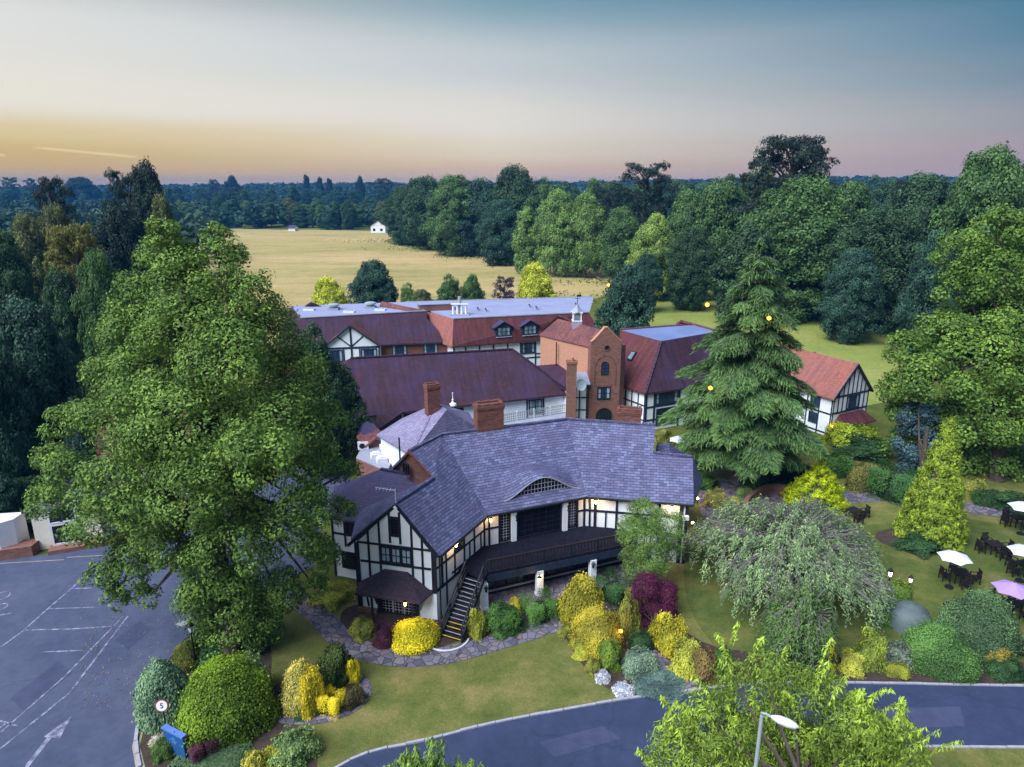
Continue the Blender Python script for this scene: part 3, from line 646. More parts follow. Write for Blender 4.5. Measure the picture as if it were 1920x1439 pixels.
m=MB();q=[E2+u*(sm+x*hw)+v*(t0-.1)+up*(1.27*bell(x)+.0) for x in np.linspace(-1.0,1.0,33)];m.tube(q,.05,6);m.build('eyebrow_rim','lead',inn)
# gutters
for a_,b_ in((Ef,E2),(E2,E3),(E3,E4)):
    MB().tube([a_+np.array([0,-.02,-.12]),b_+np.array([0,-.02,-.12])],.07,8).build('gutter','black_metal',inn)
MB().tube([f.p(.25,4.5,.12),f.p(.25,0,.12)],.05,6).build('downpipe','black_metal',inn)
chimney(inn,*(pt(rb,rc,.36)[:2]+np.array([.0,.35])),8.0,10.95,2.0,1.0,.36)
chimney(inn,*(pt(rc,rd,.72)[:2]+np.array([0,.5])),8.0,10.1,1.75,.9,-.2)
MB().tube([np.array([-7.9,45.6,7]),np.array([-7.9,45.6,9.1])],.06,6).build('flue','black_metal',inn)
# wall mounted floodlight box
MB().box(tuple(r.p(r.L-.12,3.7,.25)),(.4,.3,.28)).build('floodlight','white_paint',inn)
# ------------------------------------------------------------------ the black staircase (part of the inn's balcony but a stair of its own)
stair=empty('staircase',(P(845,1200)[0],P(845,1200)[1],0),'black timber outside staircase with yellow-edged bottom treads climbing to the balcony','staircase')
bL,bR=P(829,1195),P(866,1206);tL,tR=P(874,1077,DK),P(907,1087,DK)
nT=14
for sd,(b0,t0_) in (('l',(bL,tL)),('r',(bR,tR))):
    MB().bar(A3(b0,.12),A3(t0_,DK-.05),.08,.3,(0,0,1)).build('stringer','black_timber',stair)
    MB().bar(A3(b0,1.0),A3(t0_,DK+.95),.08,.1,(0,0,1)).build('handrail','black_timber',stair)
    MB().bar(A3(b0,.55),A3(t0_,DK+.5),.05,.06,(0,0,1)).build('mid_rail','black_timber',stair)
    for f_ in(0,.33,.66,1): 
        q=pt(b0,t0_,f_);MB().bar(A3(q,q[2]-.05),A3(q,q[2]+1.05),.1,.1,(1,0,0)).build('newel_post','black_timber',stair)
dirs=(tL-bL)[:2];dirs=dirs/np.linalg.norm(dirs)
for i in range(nT):
    f_=(i+.5)/nT;a_=pt(bL,tL,f_);b_=pt(bR,tR,f_);z=DK*(i+1)/(nT+1)
    t_=MB().bar(A3(a_,z),A3(b_,z),.27,.05,(0,0,1)).build('tread','black_timber',stair)
    o_=np.array([*(-dirs*.12),.028]);MB().bar(A3(a_,z)+o_,A3(b_,z)+o_,.06,.012,(0,0,1)).build('nosing','yellow_paint' if i in(0,2,3) else 'kerb_stone',t_)
# ================================================================== low hipped pavilion behind with pale slate roof
pav=empty('hipped_annexe',(-7,57,0),'small white annexe with pale hipped slate roof and brick chimney behind the inn','building')
top1=P(818,756,7.6);top2=P(838,768,7.4);e1=P(706,815,4.9);e2=P(772,853,4.9);e3=P(897,803,4.9);e4=np.array([-4.2,64,4.9]);e5=np.array([-10.5,62,4.9])
roof(pav,[[e1,e2,top1],[e2,e3,top2,top1],[e3,e4,top2],[top1,top2,e4,e5],[e5,e1,top1]],'pale_slate')
cap_line(pav,[e2+np.array([0,0,.0]),top1],'pale_slate',.09)
ins=lambda p,c,k=.35:(np.array(p[:2])+(np.array(c)-np.array(p[:2]))/np.linalg.norm(np.array(c)-np.array(p[:2]))*k)
walls(pav,[ins(e,(-7.2,58.5)) for e in (e1,e2,e3,e4,e5)],0,4.8)
chimney(pav,*P(811,768,7.3)[:2],6.3,9.7,1.15,.8,.5,pots=0)
# yard clutter left of it
def acunit(p,label,rz=.3):
    o=empty('air_conditioner',p,label,'air conditioner',None,rz)
    MB().box((0,0,.35),(.95,.4,.7)).build('casing','white_paint',o,local=True);MB().lathe((0,0,0),[(.0,0),(.26,0),(.26,.02),(.0,.02)],14).build('fan_grille','black_metal',o,local=True)
    g_=o.children[-1];g_.rotation_euler=(math.pi/2,0,0);g_.location=(-.1,-.2,.36)
    return o
yd=P(690,850,2.6)
ys=empty('service_block',(yd[0],yd[1]+2,0),'low brick service block with cluttered flat roof left of the pale annexe','building')
yb=[P(668,860,2.6),P(725,885,2.6),P(745,850,2.6),P(690,820,2.6)]
walls(ys,[p[:2] for p in yb],0,2.6,'brick_brown');MB().prism([tuple(p[:2]) for p in yb],2.6,2.7).build('flat_roof','lead',ys)
s1,s2,s3,s4,s5=P(668,800,4.4),P(690,790,5.2),P(712,806,4.4),P(700,826,3.4),P(672,828,3.4)
roof(ys,[[s1,s2,s5],[s2,s3,s4,s5]],'dark_slate');walls(ys,[s[:2] for s in(s5,s4,s3,s1)],0,3.35,'brick_brown')
roof(ys,[[P(668,818,3.9),P(700,794,4.9),P(716,812,4.2),P(684,838,3.0)]],'brown_tile')
acunit(P(681,842,2.72),'white air-conditioning box on the service roof beside the left tree')
for pxy,lab in(((705,858),'first white roof cowl beside the pale annexe, nearer the camera'),((716,866),'flat white duct lid on the service roof by the brick gable'),((722,842),'white vent cowl against the annexe wall')):
    o=empty('roof_vent',P(*pxy,2.7),lab,'roof vent');MB().box((0,0,.2),(.9,.7,.4),.4).build('casing','white_paint',o,local=True);MB().box((0,0,.46),(.6,.5,.12),.4).build('lid','white_paint',o,local=True)
# ================================================================== the long barn with plum roof
barn=empty('long_barn',(-6,72,0),'long low white-walled building under a huge plum tile roof in the middle','building')
bE0=P(1072,738,4.0);bE1=P(775,771,4.0);bd=(bE0-bE1)/np.linalg.norm(bE0-bE1);bE2=bE1-bd*14
bR0=P(960,655,8.5);bR1=P(657,672,8.5);bn=np.array([-bd[1],bd[0],0])
bB0=bE0+bn*10.5;bB2=bE2+bn*10.5
low=bE1-bd*.2
ctA=P(730,800,3.0);ctB=P(700,812,3.0)
roof(barn,[[bE1,bE0,bR0,bR1,bE2],[bR0,bE0,bB0],[bR1,bR0,bB0,bB2],[bE2,bR1,bB2]],'plum_tile',.2)
roof(barn,[[bE1-bd*1.0+np.array([0,0,.06]),bE1-bd*3.7+np.array([0,0,.06]),ctB,ctA]],'plum_tile',.12,'catslide_roof')
cap_line(barn,[bR1,bR0,bE0+np.array([0,0,.1])],'plum_tile',.14)
walls(barn,[bE0+bn*.5-bd*.4,bE2+bn*.5+bd*.4,bB2-bn*.4+bd*.4,bB0-bn*.4-bd*.4],0,3.85)
bwall=Wall(barn,(bE1-bd*9+bn*.5),(bE0+bn*.5-bd*.4));bx=lambda p_:bwall.px(p_,3.2)
bwall.rail(0,bwall.L,3.72,.14)
for a_,b_,c in((735,753,2),(757,774,2),(849,869,2),(991,1016,2),(968,986,1)):
    if a_!=968: bwall.window(bx(a_),bx(b_),2.0,3.6,c,2,'pale_glass' if a_==991 else 'dark_glass',curtain=a_>900)
for p_ in(735,890,988,1019,1066): bwall.post(bx(p_),0,3.7,.16)
# trellis screen
tb=[P(870,795,2.6),P(1062,764,2.6)]
tre=empty('trellis_screen',(*pt(tb[0],tb[1],.5)[:2],0),'white trellis screen standing in front of the long plum-roofed building','trellis')
tw=Wall(tre,tb[0],tb[1]);m=MB()
for i in range(int(tw.L/.26)+1): m.bar(tw.p(i*.26,2.0,0),tw.p(i*.26,2.95,0),.05,.03,tw.n3)
for z in(2.05,2.3,2.55,2.8,2.95): m.bar(tw.p(0,z,.02),tw.p(tw.L,z,.02),.05,.03,tw.n3)
m.build('lattice','grey_metal',tre)
for i in range(7): MB().bar(tw.p(tw.L*i/6,0,0),tw.p(tw.L*i/6,3.05,0),.12,.12,tw.n3).build('post','pale_metal',tre)
walls(barn,[tb[0][:2]+np.array([0,-1.5]),tb[1][:2]+np.array([1,-1.5]),tb[1][:2]+np.array([1,.6]),tb[0][:2]+np.array([0,.6])],0,2.0,'lead','terrace_block')
# roof vents on barn slope
for px_,py_,lb in((671,757,'slim white finial vent low on the plum roof near the big left tree'),(849,755,'white bell-shaped vent low on the plum roof beside the chimney')):
    nb_=np.cross(bE1-bE0,bR0-bE0);q=RP(px_,py_,bE0,nb_);o=empty('roof_vent',q,lb,'roof vent')
    MB().lathe((0,0,0),[(.42,-.3),(.36,-.1),(.15,.0),(.09,.2),(.12,.3),(.12,.35),(.05,.42),(.04,.95),(.08,1.0),(.02,1.1)],12).build('vent_body','white_paint',o,local=True)
# brick stack at the barn's right corner
sq=P(1073,800,1.0);st_=empty('brick_stack',(P(1072,700,7.5)[0],P(1072,700,7.5)[1],0),'tall slim brick chimney stack between the plum roof and the brick tower','chimney stack')
cq=Y0=PY(1072,686,70.5);st_.location=(float(cq[0]),float(cq[1]),0);MB().box((0,0,4.1),(1.0,.9,8.2)).build('shaft','brick_brown',st_,local=True)
MB().box((0,0,8.3),(1.15,1.05,.25)).build('cap','brick_brown',st_,local=True);MB().lathe((.1,0,8.4),[(0,0),(.16,0),(.13,.35),(.08,.35)],10).build('chimney_pot','terracotta',st_,local=True)
dq=P(1090,738,6.2);dish=empty('satellite_dish',PY(1089,722,70.3),'round grey satellite dish beside the tall slim brick stack','satellite dish')
MB().lathe((0,0,0),[(0,0),(.35,.03),(.62,.12),(.64,.12),(.62,.08),(.35,-.01),(0,-.04)],18).build('reflector','grey_metal',dish,local=True);dish.children[0].rotation_euler=(math.radians(72),0,.5)
MB().tube([(0,0,0),(0,.5,-.5)],.04,6).build('arm','grey_metal',dish,local=True)
# ================================================================== brick clock-tower-like block
tow=empty('brick_tower',(10,74,0),'tall narrow brick gable block with round and arched windows and archway','building')
tl=np.array([8.4,72.]);tr=np.array([11.7,72.4]);fl=np.array([3.3,78.7]);fr=np.array([8.5,81.5])
m=MB();m.prism([tl,tr,tr+np.array([.6,.8]),tl+np.array([-.3,.9])],0,9.6);m.build('wall','brick_brown',tow)
ap=np.array([10.0,72.2,11.6]);m=MB();m.slab([A3(tl,9.6),A3(tr,9.6),A3(tr,10.1),A3(pt(tl,tr,.93),10.25),ap+np.array([.14,0,0]),ap-np.array([.14,0,0]),A3(pt(tl,tr,.07),10.25),A3(tl,10.1)],(.0,.45,0));m.build('gable_wall','brick_brown',tow)
m=MB();rim=[A3(tl,10.14),A3(pt(tl,tr,.07),10.3),ap+np.array([-.14,.1,.05]),ap+np.array([.14,.1,.05]),A3(pt(tl,tr,.93),10.3),A3(tr,10.14)]
for a_,b_ in zip(rim[:-1],rim[1:]): m.bar(a_+np.array([0,.2,0]),b_+np.array([0,.2,0]),.5,.07,(0,0,1))
m.build('coping','brick_orange',tow)
m=MB();m.prism([tl+np.array([-.05,.45]),fl,fr,tr+np.array([.2,.9])],0,9.4);m.build('wall','brick_orange',tow)
sl1=A3(tl,9.5)+np.array([-.2,.5,0]);sl2=A3(fl,9.5)+np.array([-.15,0,0]);rg1=np.array([9.7,72.7,11.3]);rg2=P(1046,598,11.3)
roof(tow,[[sl1,sl2,rg2,rg1],[rg1,rg2,A3(fr,9.5),A3(tr,9.5)+np.array([.3,.8,0])]],'brown_tile',.12)
m=MB();m.slab([A3(fl,9.3)+np.array([-.2,0,0]),A3(fl,9.9)+np.array([-.2,0,0]),rg2+np.array([0,0,.35]),A3(fr,9.9),A3(fr,9.3)],(.25,.4,0));m.build('parapet','brick_brown',tow)
tt=Wall(tow,tl,tr)
def arch(wall,x,z0,z1,w,mat,name,frame='black_timber',bars=True,dep=.03):
    k=10;r_=w/2;pts=[wall.p(x-r_,z0,dep),wall.p(x+r_,z0,dep)]+[wall.p(x+r_*math.cos(a),z1-r_+r_*math.sin(a),dep) for a in np.linspace(0,math.pi,k)]
    o=MB().slab(pts,-wall.n3*.05).build(name,mat,tow);q=pts+[pts[0]];mm=MB()
    for a_,b_ in zip(q[:-1],q[1:]): mm.bar(a_,b_,.07,.08,wall.n3)
    if bars:
        mm.bar(wall.p(x,z0,.03),wall.p(x,z1-.05,.03),.05,.07,wall.n3)
        for zz in np.linspace(z0,z1-r_,4)[1:]: mm.bar(wall.p(x-r_,zz,.03),wall.p(x+r_,zz,.03),.05,.07,wall.n3)
    mm.build('window_frame',frame,o);return o
arch(tt,tt.px(1134,7),6.5,7.9,.75,'blue_glass','window')
kx=tt.px(1137,8);pts=[tt.p(kx+.3*math.cos(a),9.45+.3*math.sin(a),.03) for a in np.linspace(0,2*math.pi,16)[:-1]]
rw=MB().slab(pts,-tt.n3*.05).build('round_window','dark_glass',tow);mm=MB()
for a_,b_ in zip(pts,pts[1:]+pts[:1]): mm.bar(a_,b_,.09,.09,tt.n3)
mm.build('brick_ring','brick_red',rw)
big=[tt.p(tt.px(1133,4.9)+.62*math.cos(a),4.95+.25*math.sin(a),.03) for a in np.linspace(0,math.pi,8)]
tt.window(tt.px(1120,4.5),tt.px(1144,4.5),3.7,5.1,2,2,'blue_glass',fm='black_timber',curtain=True)
tt.rail(tt.px(1118,4.5),tt.px(1146,4.5),5.2,.16,.05,'brick_red','lintel')
tt.window(tt.px(1120,4.5),tt.px(1127,4.5),3.72,5.0,1,1,'dark_glass',fm='rust_metal',fw=.05)
arch(tt,tt.px(1132,1.8),0,2.75,1.9,'dark_glass','archway','brick_red',False)
mm=MB()
for rr,z in((1.15,7.6),):
    c0=tt.p(tt.px(1135,7),8.0,0);q=[tt.p(tt.px(1135,7)+rr*math.cos(a),7.2+rr*1.2*math.sin(a),.01) for a in np.linspace(0,math.pi,14)]
    q=[tt.p(tt.px(1135,7)+rr,5.2,.01)]+q+[tt.p(tt.px(1135,7)-rr,5.2,.01)]
    for a_,b_ in zip(q[:-1],q[1:]): mm.bar(a_,b_,.1,.05,tt.n3)
mm.build('brick_arch_moulding','brick_red',tow)
MB().tube([A3(pt(tl,fl,.62),9.2)+np.array([-.25,-.1,0]),A3(pt(tl,fl,.62),3)+np.array([-.25,-.1,0])],.07,6).build('downpipe','black_metal',tow)
# cupola
cq=pt(rg1,rg2,.56);cu=empty('cupola',(cq[0],cq[1],cq[2]-.35),'white louvred cupola with lead cap and weathervane on the brick tower ridge','cupola')
MB().box((0,0,.25),(1.05,1.05,.9)).build('base','lead',cu,local=True)
m=MB()
for x,y in((-.42,-.42),(.42,-.42),(.42,.42),(-.42,.42)): m.box((x,y,1.1),(.14,.14,1.0))
m.box((0,0,1.62),(1.15,1.15,.12)).box((0,0,.68),(1.1,1.1,.1));m.build('frame','white_paint',cu,local=True)
m=MB()
for i in range(6): m.box((0,0,.8+.13*i),(.86,.86,.05))
m.box((0,0,1.1),(.7,.7,.9));m.build('louvres','kerb_stone',cu,local=True)
MB().lathe((0,0,1.68),[(.85,0),(.55,.22),(.25,.5),(.1,.75),(.03,.9)],4).build('lead_cap','lead',cu,local=True)
m=MB();m.tube([(0,0,2.5),(0,0,3.6)],.035,6).tube([(-.35,0,3.15),(.35,0,3.15)],.03,5).tube([(0,-.3,3.0),(0,.3,3.0)],.03,5).box((.2,0,3.45),(.4,.03,.22));m.build('weathervane','black_metal',cu,local=True)
# small link roofs between barn and tower
lk=empty('link_block',(6,77,0),'small plum-roofed link wedged between long roof and brick tower','building')
k1,k2,k3,k4=P(1002,686,6.6),P(1045,683,6.6),P(1072,700,6.0),P(1072,735,4.6);roof(lk,[[k1,k2,k3+np.array([.6,0,0]),k4,P(1010,710,5.0)]],'plum_tile')
walls(lk,[P(1010,712,4.6)[:2]+np.array([0,.4]),k4[:2]+np.array([0,.5]),k3[:2]+np.array([1,3]),k1[:2]+np.array([0,3])],0,4.5)
lw=Wall(lk,PY(1078,740,71.8),PY(1102,740,71.9));walls(lk,[lw.a,lw.b,lw.b+np.array([0,2]),lw.a+np.array([0,2])],0,5.6)
for x in(.05,lw.L*.35,lw.L-.1): lw.post(x,0,5.5,.14)
for z in(2.6,4.0,5.4): lw.rail(0,lw.L,z,.12)
roof(lk,[[lw.p(-.2,5.6,.4),lw.p(lw.L+.2,5.6,.4),lw.p(lw.L,6.6,-1),lw.p(0,6.6,-1)]],'lead',.1)
# ================================================================== rear wings with flat-topped mansard roofs
wl=empty('rear_left_wing',(-19,98,0),'rear wing with plum mansard, flat grey top and white timbered gable, left of the dormers','building')
a1,a2_,a3,a4=np.array([-28.6,92.8,8.8]),P(800,584,8.8),P(770,566,8.8),np.array([-33,103,8.8])
a2w=P(848,597,8.8)
f1,f2=np.array([-31,89.6,5.3]),P(842,641,5.3)
roof(wl,[[f1,f2,P(800,597,8.0),a2_,a1]],'plum_tile',.2);roof(wl,[[a1,a2_,P(776,566,8.8),a4]],'flat_roof',.2,'flat_roof')
cap_line(wl,[a1+np.array([0,0,.05]),a2_+np.array([0,0,.05])],'lead',.12,'roof_edge')
walls(wl,[f1[:2]+np.array([0,.4]),f2[:2]+np.array([0,.4]),f2[:2]+np.array([1,9]),(-33,102)],0,5.2,'brick_red')
roof(wl,[[f1,a1,a4,np.array([-35,103,5.3])]],'plum_tile')
ww=Wall(wl,f1[:2]+np.array([0,.4]),f2[:2]+np.array([0,.4]));wx=lambda p_,z=4.3:ww.px(p_,z)
for a_,b_ in((735,763),(794,821)): ww.window(wx(a_),wx(b_),3.4,5.1,3,2,'blue_glass',fm='blue_black_timber',curtain=True,fw=.12)
ww.rail(0,ww.L,5.1,.16,mat='blue_black_timber')
# projecting timbered gable
ga,gb=wx(607),wx(712);o_=1.0
gl,gr=ww.p(ga,0,o_),ww.p(gb,0,o_)
gw=Wall(wl,gl,gr,'blue_black_timber');walls(wl,[gl,gr,gr+np.array([0,3,0]),gl+np.array([0,3,0])],0,5.3)
gap=gw.p(gw.L*.5,8.35,0);MB().slab([gw.p(0,5.25),gw.p(gw.L,5.25),gap-np.array([0,0,.1])],(0,.3,0)).build('gable_wall','plaster',wl)
gap2=gap+np.array([.3,4.2,0])
roof(wl,[[gw.p(-.3,5.15,.3),gap+gw.n3*.3,gap2,gw.p(-.3,5.15,-3)],[gw.p(gw.L+.3,5.15,.3),gap+gw.n3*.3,gap2,gw.p(gw.L+.3,5.15,-3)]],'brown_tile',.14,'gable_roof')
m=MB();m.bar(gw.p(-.25,5.12,.3),gap+gw.n3*.3-np.array([0,0,.16]),.22,.1,gw.n3).bar(gw.p(gw.L+.25,5.12,.3),gap+gw.n3*.3-np.array([0,0,.16]),.22,.1,gw.n3);m.build('bargeboard','blue_black_timber',wl)
for x,z0,z1,w in((.1,0,5.1,.2),(gw.L-.1,0,5.1,.2),(gw.L*.5,0,8.1,.24),(gw.L*.36,2.5,5.1,.16),(gw.L*.64,2.5,5.1,.16)): gw.post(x,z0,z1,w)
gw.rail(0,gw.L,5.15,.26);gw.rail(0,gw.L,3.05,.22);gw.brace(gw.L*.27,6.75,gw.L*.5,5.3,.18);gw.brace(gw.L*.73,6.75,gw.L*.5,5.3,.18)
gw.window(gw.L*.06,gw.L*.34,3.3,4.95,3,1,'blue_glass',curtain=True,fw=.12);gw.window(gw.L*.66,gw.L*.95,3.3,4.95,3,1,'blue_glass',curtain=True,fw=.12)
def fan(px_,py_,z,lb):
    o=empty('roof_fan',P(px_,py_,z),lb,'roof fan','fan units on the rear flat roof')
    MB().box((0,0,.15),(1.5,1.3,.3)).build('plinth','lead',o,local=True);MB().lathe((0,0,.3),[(.55,0),(.6,.25),(.85,.3),(.85,.5),(.5,.62),(0,.65)],14).build('fan_cowl','grey_metal',o,local=True)
fan(626,581,8.8,'left of the two mushroom fan cowls on the rear flat roof');fan(695,578,8.8,'right of the two mushroom fan cowls on the rear flat roof')
for px_,py_,lb in((580,582,'low white skylight at the left end of the rear flat roof'),(713,582,'flat white hatch just right of the right fan cowl'),(655,586,'flat pale hatch between the two fan cowls')):
    o=empty('roof_hatch',P(px_,py_,8.8),lb,'roof hatch');MB().box((0,0,.12),(1.5,1.0,.24)).build('curb','white_paint',o,local=True);MB().box((0,0,.27),(1.2,.8,.06)).build('lid','grey_metal',o,local=True)
br=empty('brown_roof_end',(*P(740,572,9.0)[:2],0),'brown tiled roof end poking up between the two flat roofs','building')
roof(br,[[P(712,573,9.0),P(716,565,9.6),P(765,576,9.3),P(800,582,8.9),P(770,585,8.8)]],'brown_tile',.3);walls(br,[P(716,575,8.8)[:2],P(780,584,8.8)[:2],P(775,579,8.8)[:2],P(722,570,8.8)[:2]],0,8.8,'brick_brown')
br2=empty('brown_roof_end',(*P(590,575,9.0)[:2],0),'dark plum roof peak showing just right of the big tree, behind the flat roof','building')
roof(br2,[[P(570,575,8.8),P(583,566,9.6),P(604,575,8.8)]],'plum_tile',.3);walls(br2,[P(572,576,8.8)[:2],P(602,576,8.8)[:2],P(600,572,8.8)[:2],P(575,572,8.8)[:2]],0,8.75,'brick_brown')
wr=empty('rear_right_wing',(0,100,0),'rear wing with red mansard, two small dormers and long pale flat roof','building')
b1,b2_,b3,b4=P(850,598,8.5),P(1104,586,8.5),P(1112,557,8.5),P(760,567,8.5)
c1,c2=P(848,650,5.2),P(1030,636,5.2);c3=b2_[:2]+np.array([2,-1.5]);c3=np.array([c3[0],c3[1],5.2])
cL=P(795,600,5.6)
roof(wr,[[c1,c2,c3,b2_,b1]],'red_tile',.2);roof(wr,[[P(828,642,5.2),c1,b1,P(797,584,8.5)]],'orange_tile',.2);roof(wr,[[b1,b2_,b3,b4]],'flat_roof',.2,'flat_roof')  # left slope in lighter orange tile, painting in the light that catches it
cap_line(wr,[b1,b2_,b3,b4],'lead',.14,'roof_edge')
walls(wr,[c1[:2]+np.array([.2,.5]),c2[:2]+np.array([0,.5]),c3[:2]+np.array([0,1]),b3[:2],b4[:2]+np.array([1,-1]),P(828,642,5.2)[:2]+np.array([.4,1])],0,5.1)
rw_=Wall(wr,c1[:2]+np.array([.2,.5]),c2[:2]+np.array([0,.5]),'blue_black_timber');vx=lambda p_,z=4.5:rw_.px(p_,z)
for p_ in(851,873,899,925,952,976,1004): rw_.post(vx(p_),0,5.05,.2)
for z in(5.0,2.6): rw_.rail(0,rw_.L,z,.2)
rw_.rail(0,vx(952),4.0,.18);rw_.window(vx(978),vx(1003),3.2,4.8,3,2,'blue_glass',curtain=True,fw=.16,rows=2) if False else rw_.window(vx(978),vx(1003),3.2,4.8,3,2,'blue_glass',curtain=True,fw=.16)
for p_,q_ in((1004,1020),): rw_.rail(vx(p_),rw_.L,3.1,.18)
rw_.rail(vx(952),vx(976),3.1,.18)
nD=np.cross(c2-c1,b1-c1)
def dormer(px_,py_,lb):
    q=RP(px_,py_,c1,nD);u=(c2-c1)/np.linalg.norm(c2-c1);n=np.array([u[1],-u[0],0]);w=2.3
    f0=q-u*w/2+n*.35;f1=q+u*w/2+n*.35
    m=MB();bk=-n*2.2
    m.slab([f0,f1,f1+up*1.5,(f0+f1)/2+up*2.1,f0+up*1.5],bk);o=m.build('dormer','blue_black_timber',wr);o['label']=lb
    W_=Wall(wr,f0,f1,'blue_black_timber');
    roof(wr,[[f0+up*1.35-u*.35+n*.25,(f0+f1)/2+up*2.2+n*.25,(f0+f1)/2+up*2.2+bk,f0+up*1.35-u*.35+bk],[f1+up*1.35+u*.35+n*.25,(f0+f1)/2+up*2.2+n*.25,(f0+f1)/2+up*2.2+bk,f1+up*1.35+u*.35+bk]],'dark_slate',.1,'dormer_roof')
    W_.window(.22,w-.22,q[2]+.12,q[2]+1.4,3,2,'pale_glass',curtain=True,fw=.1)
    MB().bar(f0+n*.08,f1+n*.08,.25,.08,(0,0,1)).build('sill','lead',wr)
dormer(943,631,'left small lead-roofed dormer');dormer(992,628,'right small lead-roofed dormer with white blind')
MB().box(tuple(P(815,583,8.5)+np.array([0,1.2,.45])),(5.0,2.5,.9),.25).build('brick_kerb','brick_brown',wr);MB().box(tuple(P(815,583,8.5)+np.array([0,1.2,.95])),(5.2,2.7,.1),.25).build('kerb_cap','flat_roof',wr)
o=empty('flue_cluster',P(862,591,8.5),'cluster of white flue pipes standing on the flat roof edge','flue');
for i in range(4): MB().tube([(-.9+.6*i,0,0),(-.9+.6*i,0,1.5)],.17,8).build('flue_pipe','white_paint',o,local=True)
MB().box((0,0,.08),(2.8,1.2,.16)).build('base','lead',o,local=True);MB().box((0,0,1.55),(2.4,.5,.14)).build('cap','white_paint',o,local=True);MB().tube([(0,.3,0),(0,.3,2.6)],.25,10).build('tall_flue','grey_metal',o,local=True)
for (px_,py_),lb in zip(((895,577),(910,579),(992,571),(1005,575),(1079,569)),('first short dark vent pipe right of the white flue cluster','second short dark vent pipe right of the white flue cluster','left of the two middle vent pipes on the long pale flat roof','right of the two middle vent pipes on the long pale flat roof','lone vent pipe at the right end of the long pale flat roof')):
    o=MB().tube([P(px_,py_,8.5),P(px_,py_,9.1)],.09,8).build('vent_pipe','black_metal');tag(o,lb,'vent pipe','vent pipes on the flat roof')
# ================================================================== hipped plum building right of the tower
hb=empty('hipped_wing',(18,80,0),'steep plum hipped roof with white timbered walls between brick tower and big conifer','building')
h1,h2,h3=P(1210,738,4.5),P(1158,720,4.5),P(1282,728,4.5)
t1=P(1240,640,9.4);t2=P(1163,619,9.4);t3=P(1300,609,9.4);t4=P(1345,622,9.4);h4=h3+np.array([7,3.5,0])
roof(hb,[[h2,h1,t1,t2]],'red_tile',.2);roof(hb,[[h1,h3,h4,t4,t1]],'plum_tile',.2);roof(hb,[[t1,t4,t3,t2]],'flat_roof_blue',.2,'flat_roof')
cap_line(hb,[h1,t1],'plum_tile',.14);cap_line(hb,[t2,t3,t4],'brown_tile',.2,'roof_edge')
hc=np.array([19,84]);walls(hb,[ins(e,hc,.45) for e in(h2,h1,h3,h4)]+[(26,86),(13.5,88)],0,4.45)
roof(hb,[[P(1268,606,9.4),P(1277,600,10.1),P(1305,608,9.6),P(1300,610,9.4)]],'brown_tile',.3,'roof_end')
hL=Wall(hb,ins(h2,hc,.45),ins(h1,hc,.45),'blue_black_timber');hR=Wall(hb,ins(h1,hc,.45),ins(h3,hc,.45),'blue_black_timber')
for x in np.linspace(.08,hL.L-.1,5): hL.post(x,0,4.4,.16)
for z in(4.35,2.9,1.2): hL.rail(0,hL.L,z,.16)
for x in(.08,hR.L*.24,hR.L*.92): hR.post(x,0,4.4,.24)
for z in(4.35,2.7,1.2): hR.rail(0,hR.L,z,.2)
hR.window(hR.L*.26,hR.L*.88,2.85,4.3,4,2,'blue_glass',curtain=True,fw=.12);hR.window(hR.L*.3,hR.L*.85,.4,2.4,4,2,'dark_glass',fw=.12)
q0=pt(h2,t1,.5);nH=np.cross(h1-h2,t1-h2);q=RP(1185,668,h2,nH);uu=(h1-h2)/np.linalg.norm(h1-h2);vv=np.cross(nH/np.linalg.norm(nH),uu);vv=vv if vv[2]>0 else -vv;nn=nH/np.linalg.norm(nH);nn=nn if nn[2]>0 else -nn
sk=MB().slab([q-uu*.4-vv*.6+nn*.12,q+uu*.4-vv*.6+nn*.12,q+uu*.4+vv*.6+nn*.12,q-uu*.4+vv*.6+nn*.12],-nn*.15).build('skylight','black_timber',hb)
MB().slab([q-uu*.28-vv*.45+nn*.15,q+uu*.28-vv*.45+nn*.15,q+uu*.28+vv*.45+nn*.15,q-uu*.28+vv*.45+nn*.15],-nn*.02).build('pane','pale_glass',sk)
# ================================================================== cottage on the right
ct=empty('timbered_cottage',(37,74,0),'white timbered cottage gable with orange tile roof, at the right beyond the conifer','building')
kl=np.array([34.2,70.4]);kr=np.array([39.3,73.2]);kd=(kr-kl)/np.linalg.norm(kr-kl);kn=np.array([-kd[1],kd[0]])
km=(kl+kr)/2;kap=A3(km,7.9);kb=kn*11
kw=Wall(ct,kl,kr,'blue_black_timber');walls(ct,[kl,kr,kr+kb,kl+kb],0,4.6);MB().slab([A3(kl,4.55),A3(kr,4.55),A3(km,7.75)],(*(kn*.3),0)).build('gable_wall','plaster',ct)
ov=-kn*.3;
roof(ct,[[A3(kl+ov-kd*.35,4.35),A3(km+ov,7.9),A3(km+kb,7.9),A3(kl+kb-kd*.35,4.35)]],'orange_tile',.14);roof(ct,[[A3(kr+ov+kd*.35,4.35),A3(km+ov,7.9),A3(km+kb,7.9),A3(kr+kb+kd*.35,4.35)]],'plum_tile',.14)
m=MB();m.bar(A3(kl+ov-kd*.3,4.33),A3(km+ov,7.75),.2,.1,kw.n3).bar(A3(kr+ov+kd*.3,4.33),A3(km+ov,7.75),.2,.1,kw.n3);m.build('bargeboard','blue_black_timber',ct)
for i,x in enumerate(np.linspace(.1,kw.L-.1,9)):
    tp=4.5+(1-abs(x-kw.L/2)/(kw.L/2))*3.05;kw.post(x,0 if i in(0,8) else 2.6 if i in(3,4,5) else 2.6,tp,.12)
for z in(4.4,2.6): kw.rail(0,kw.L,z,.2)
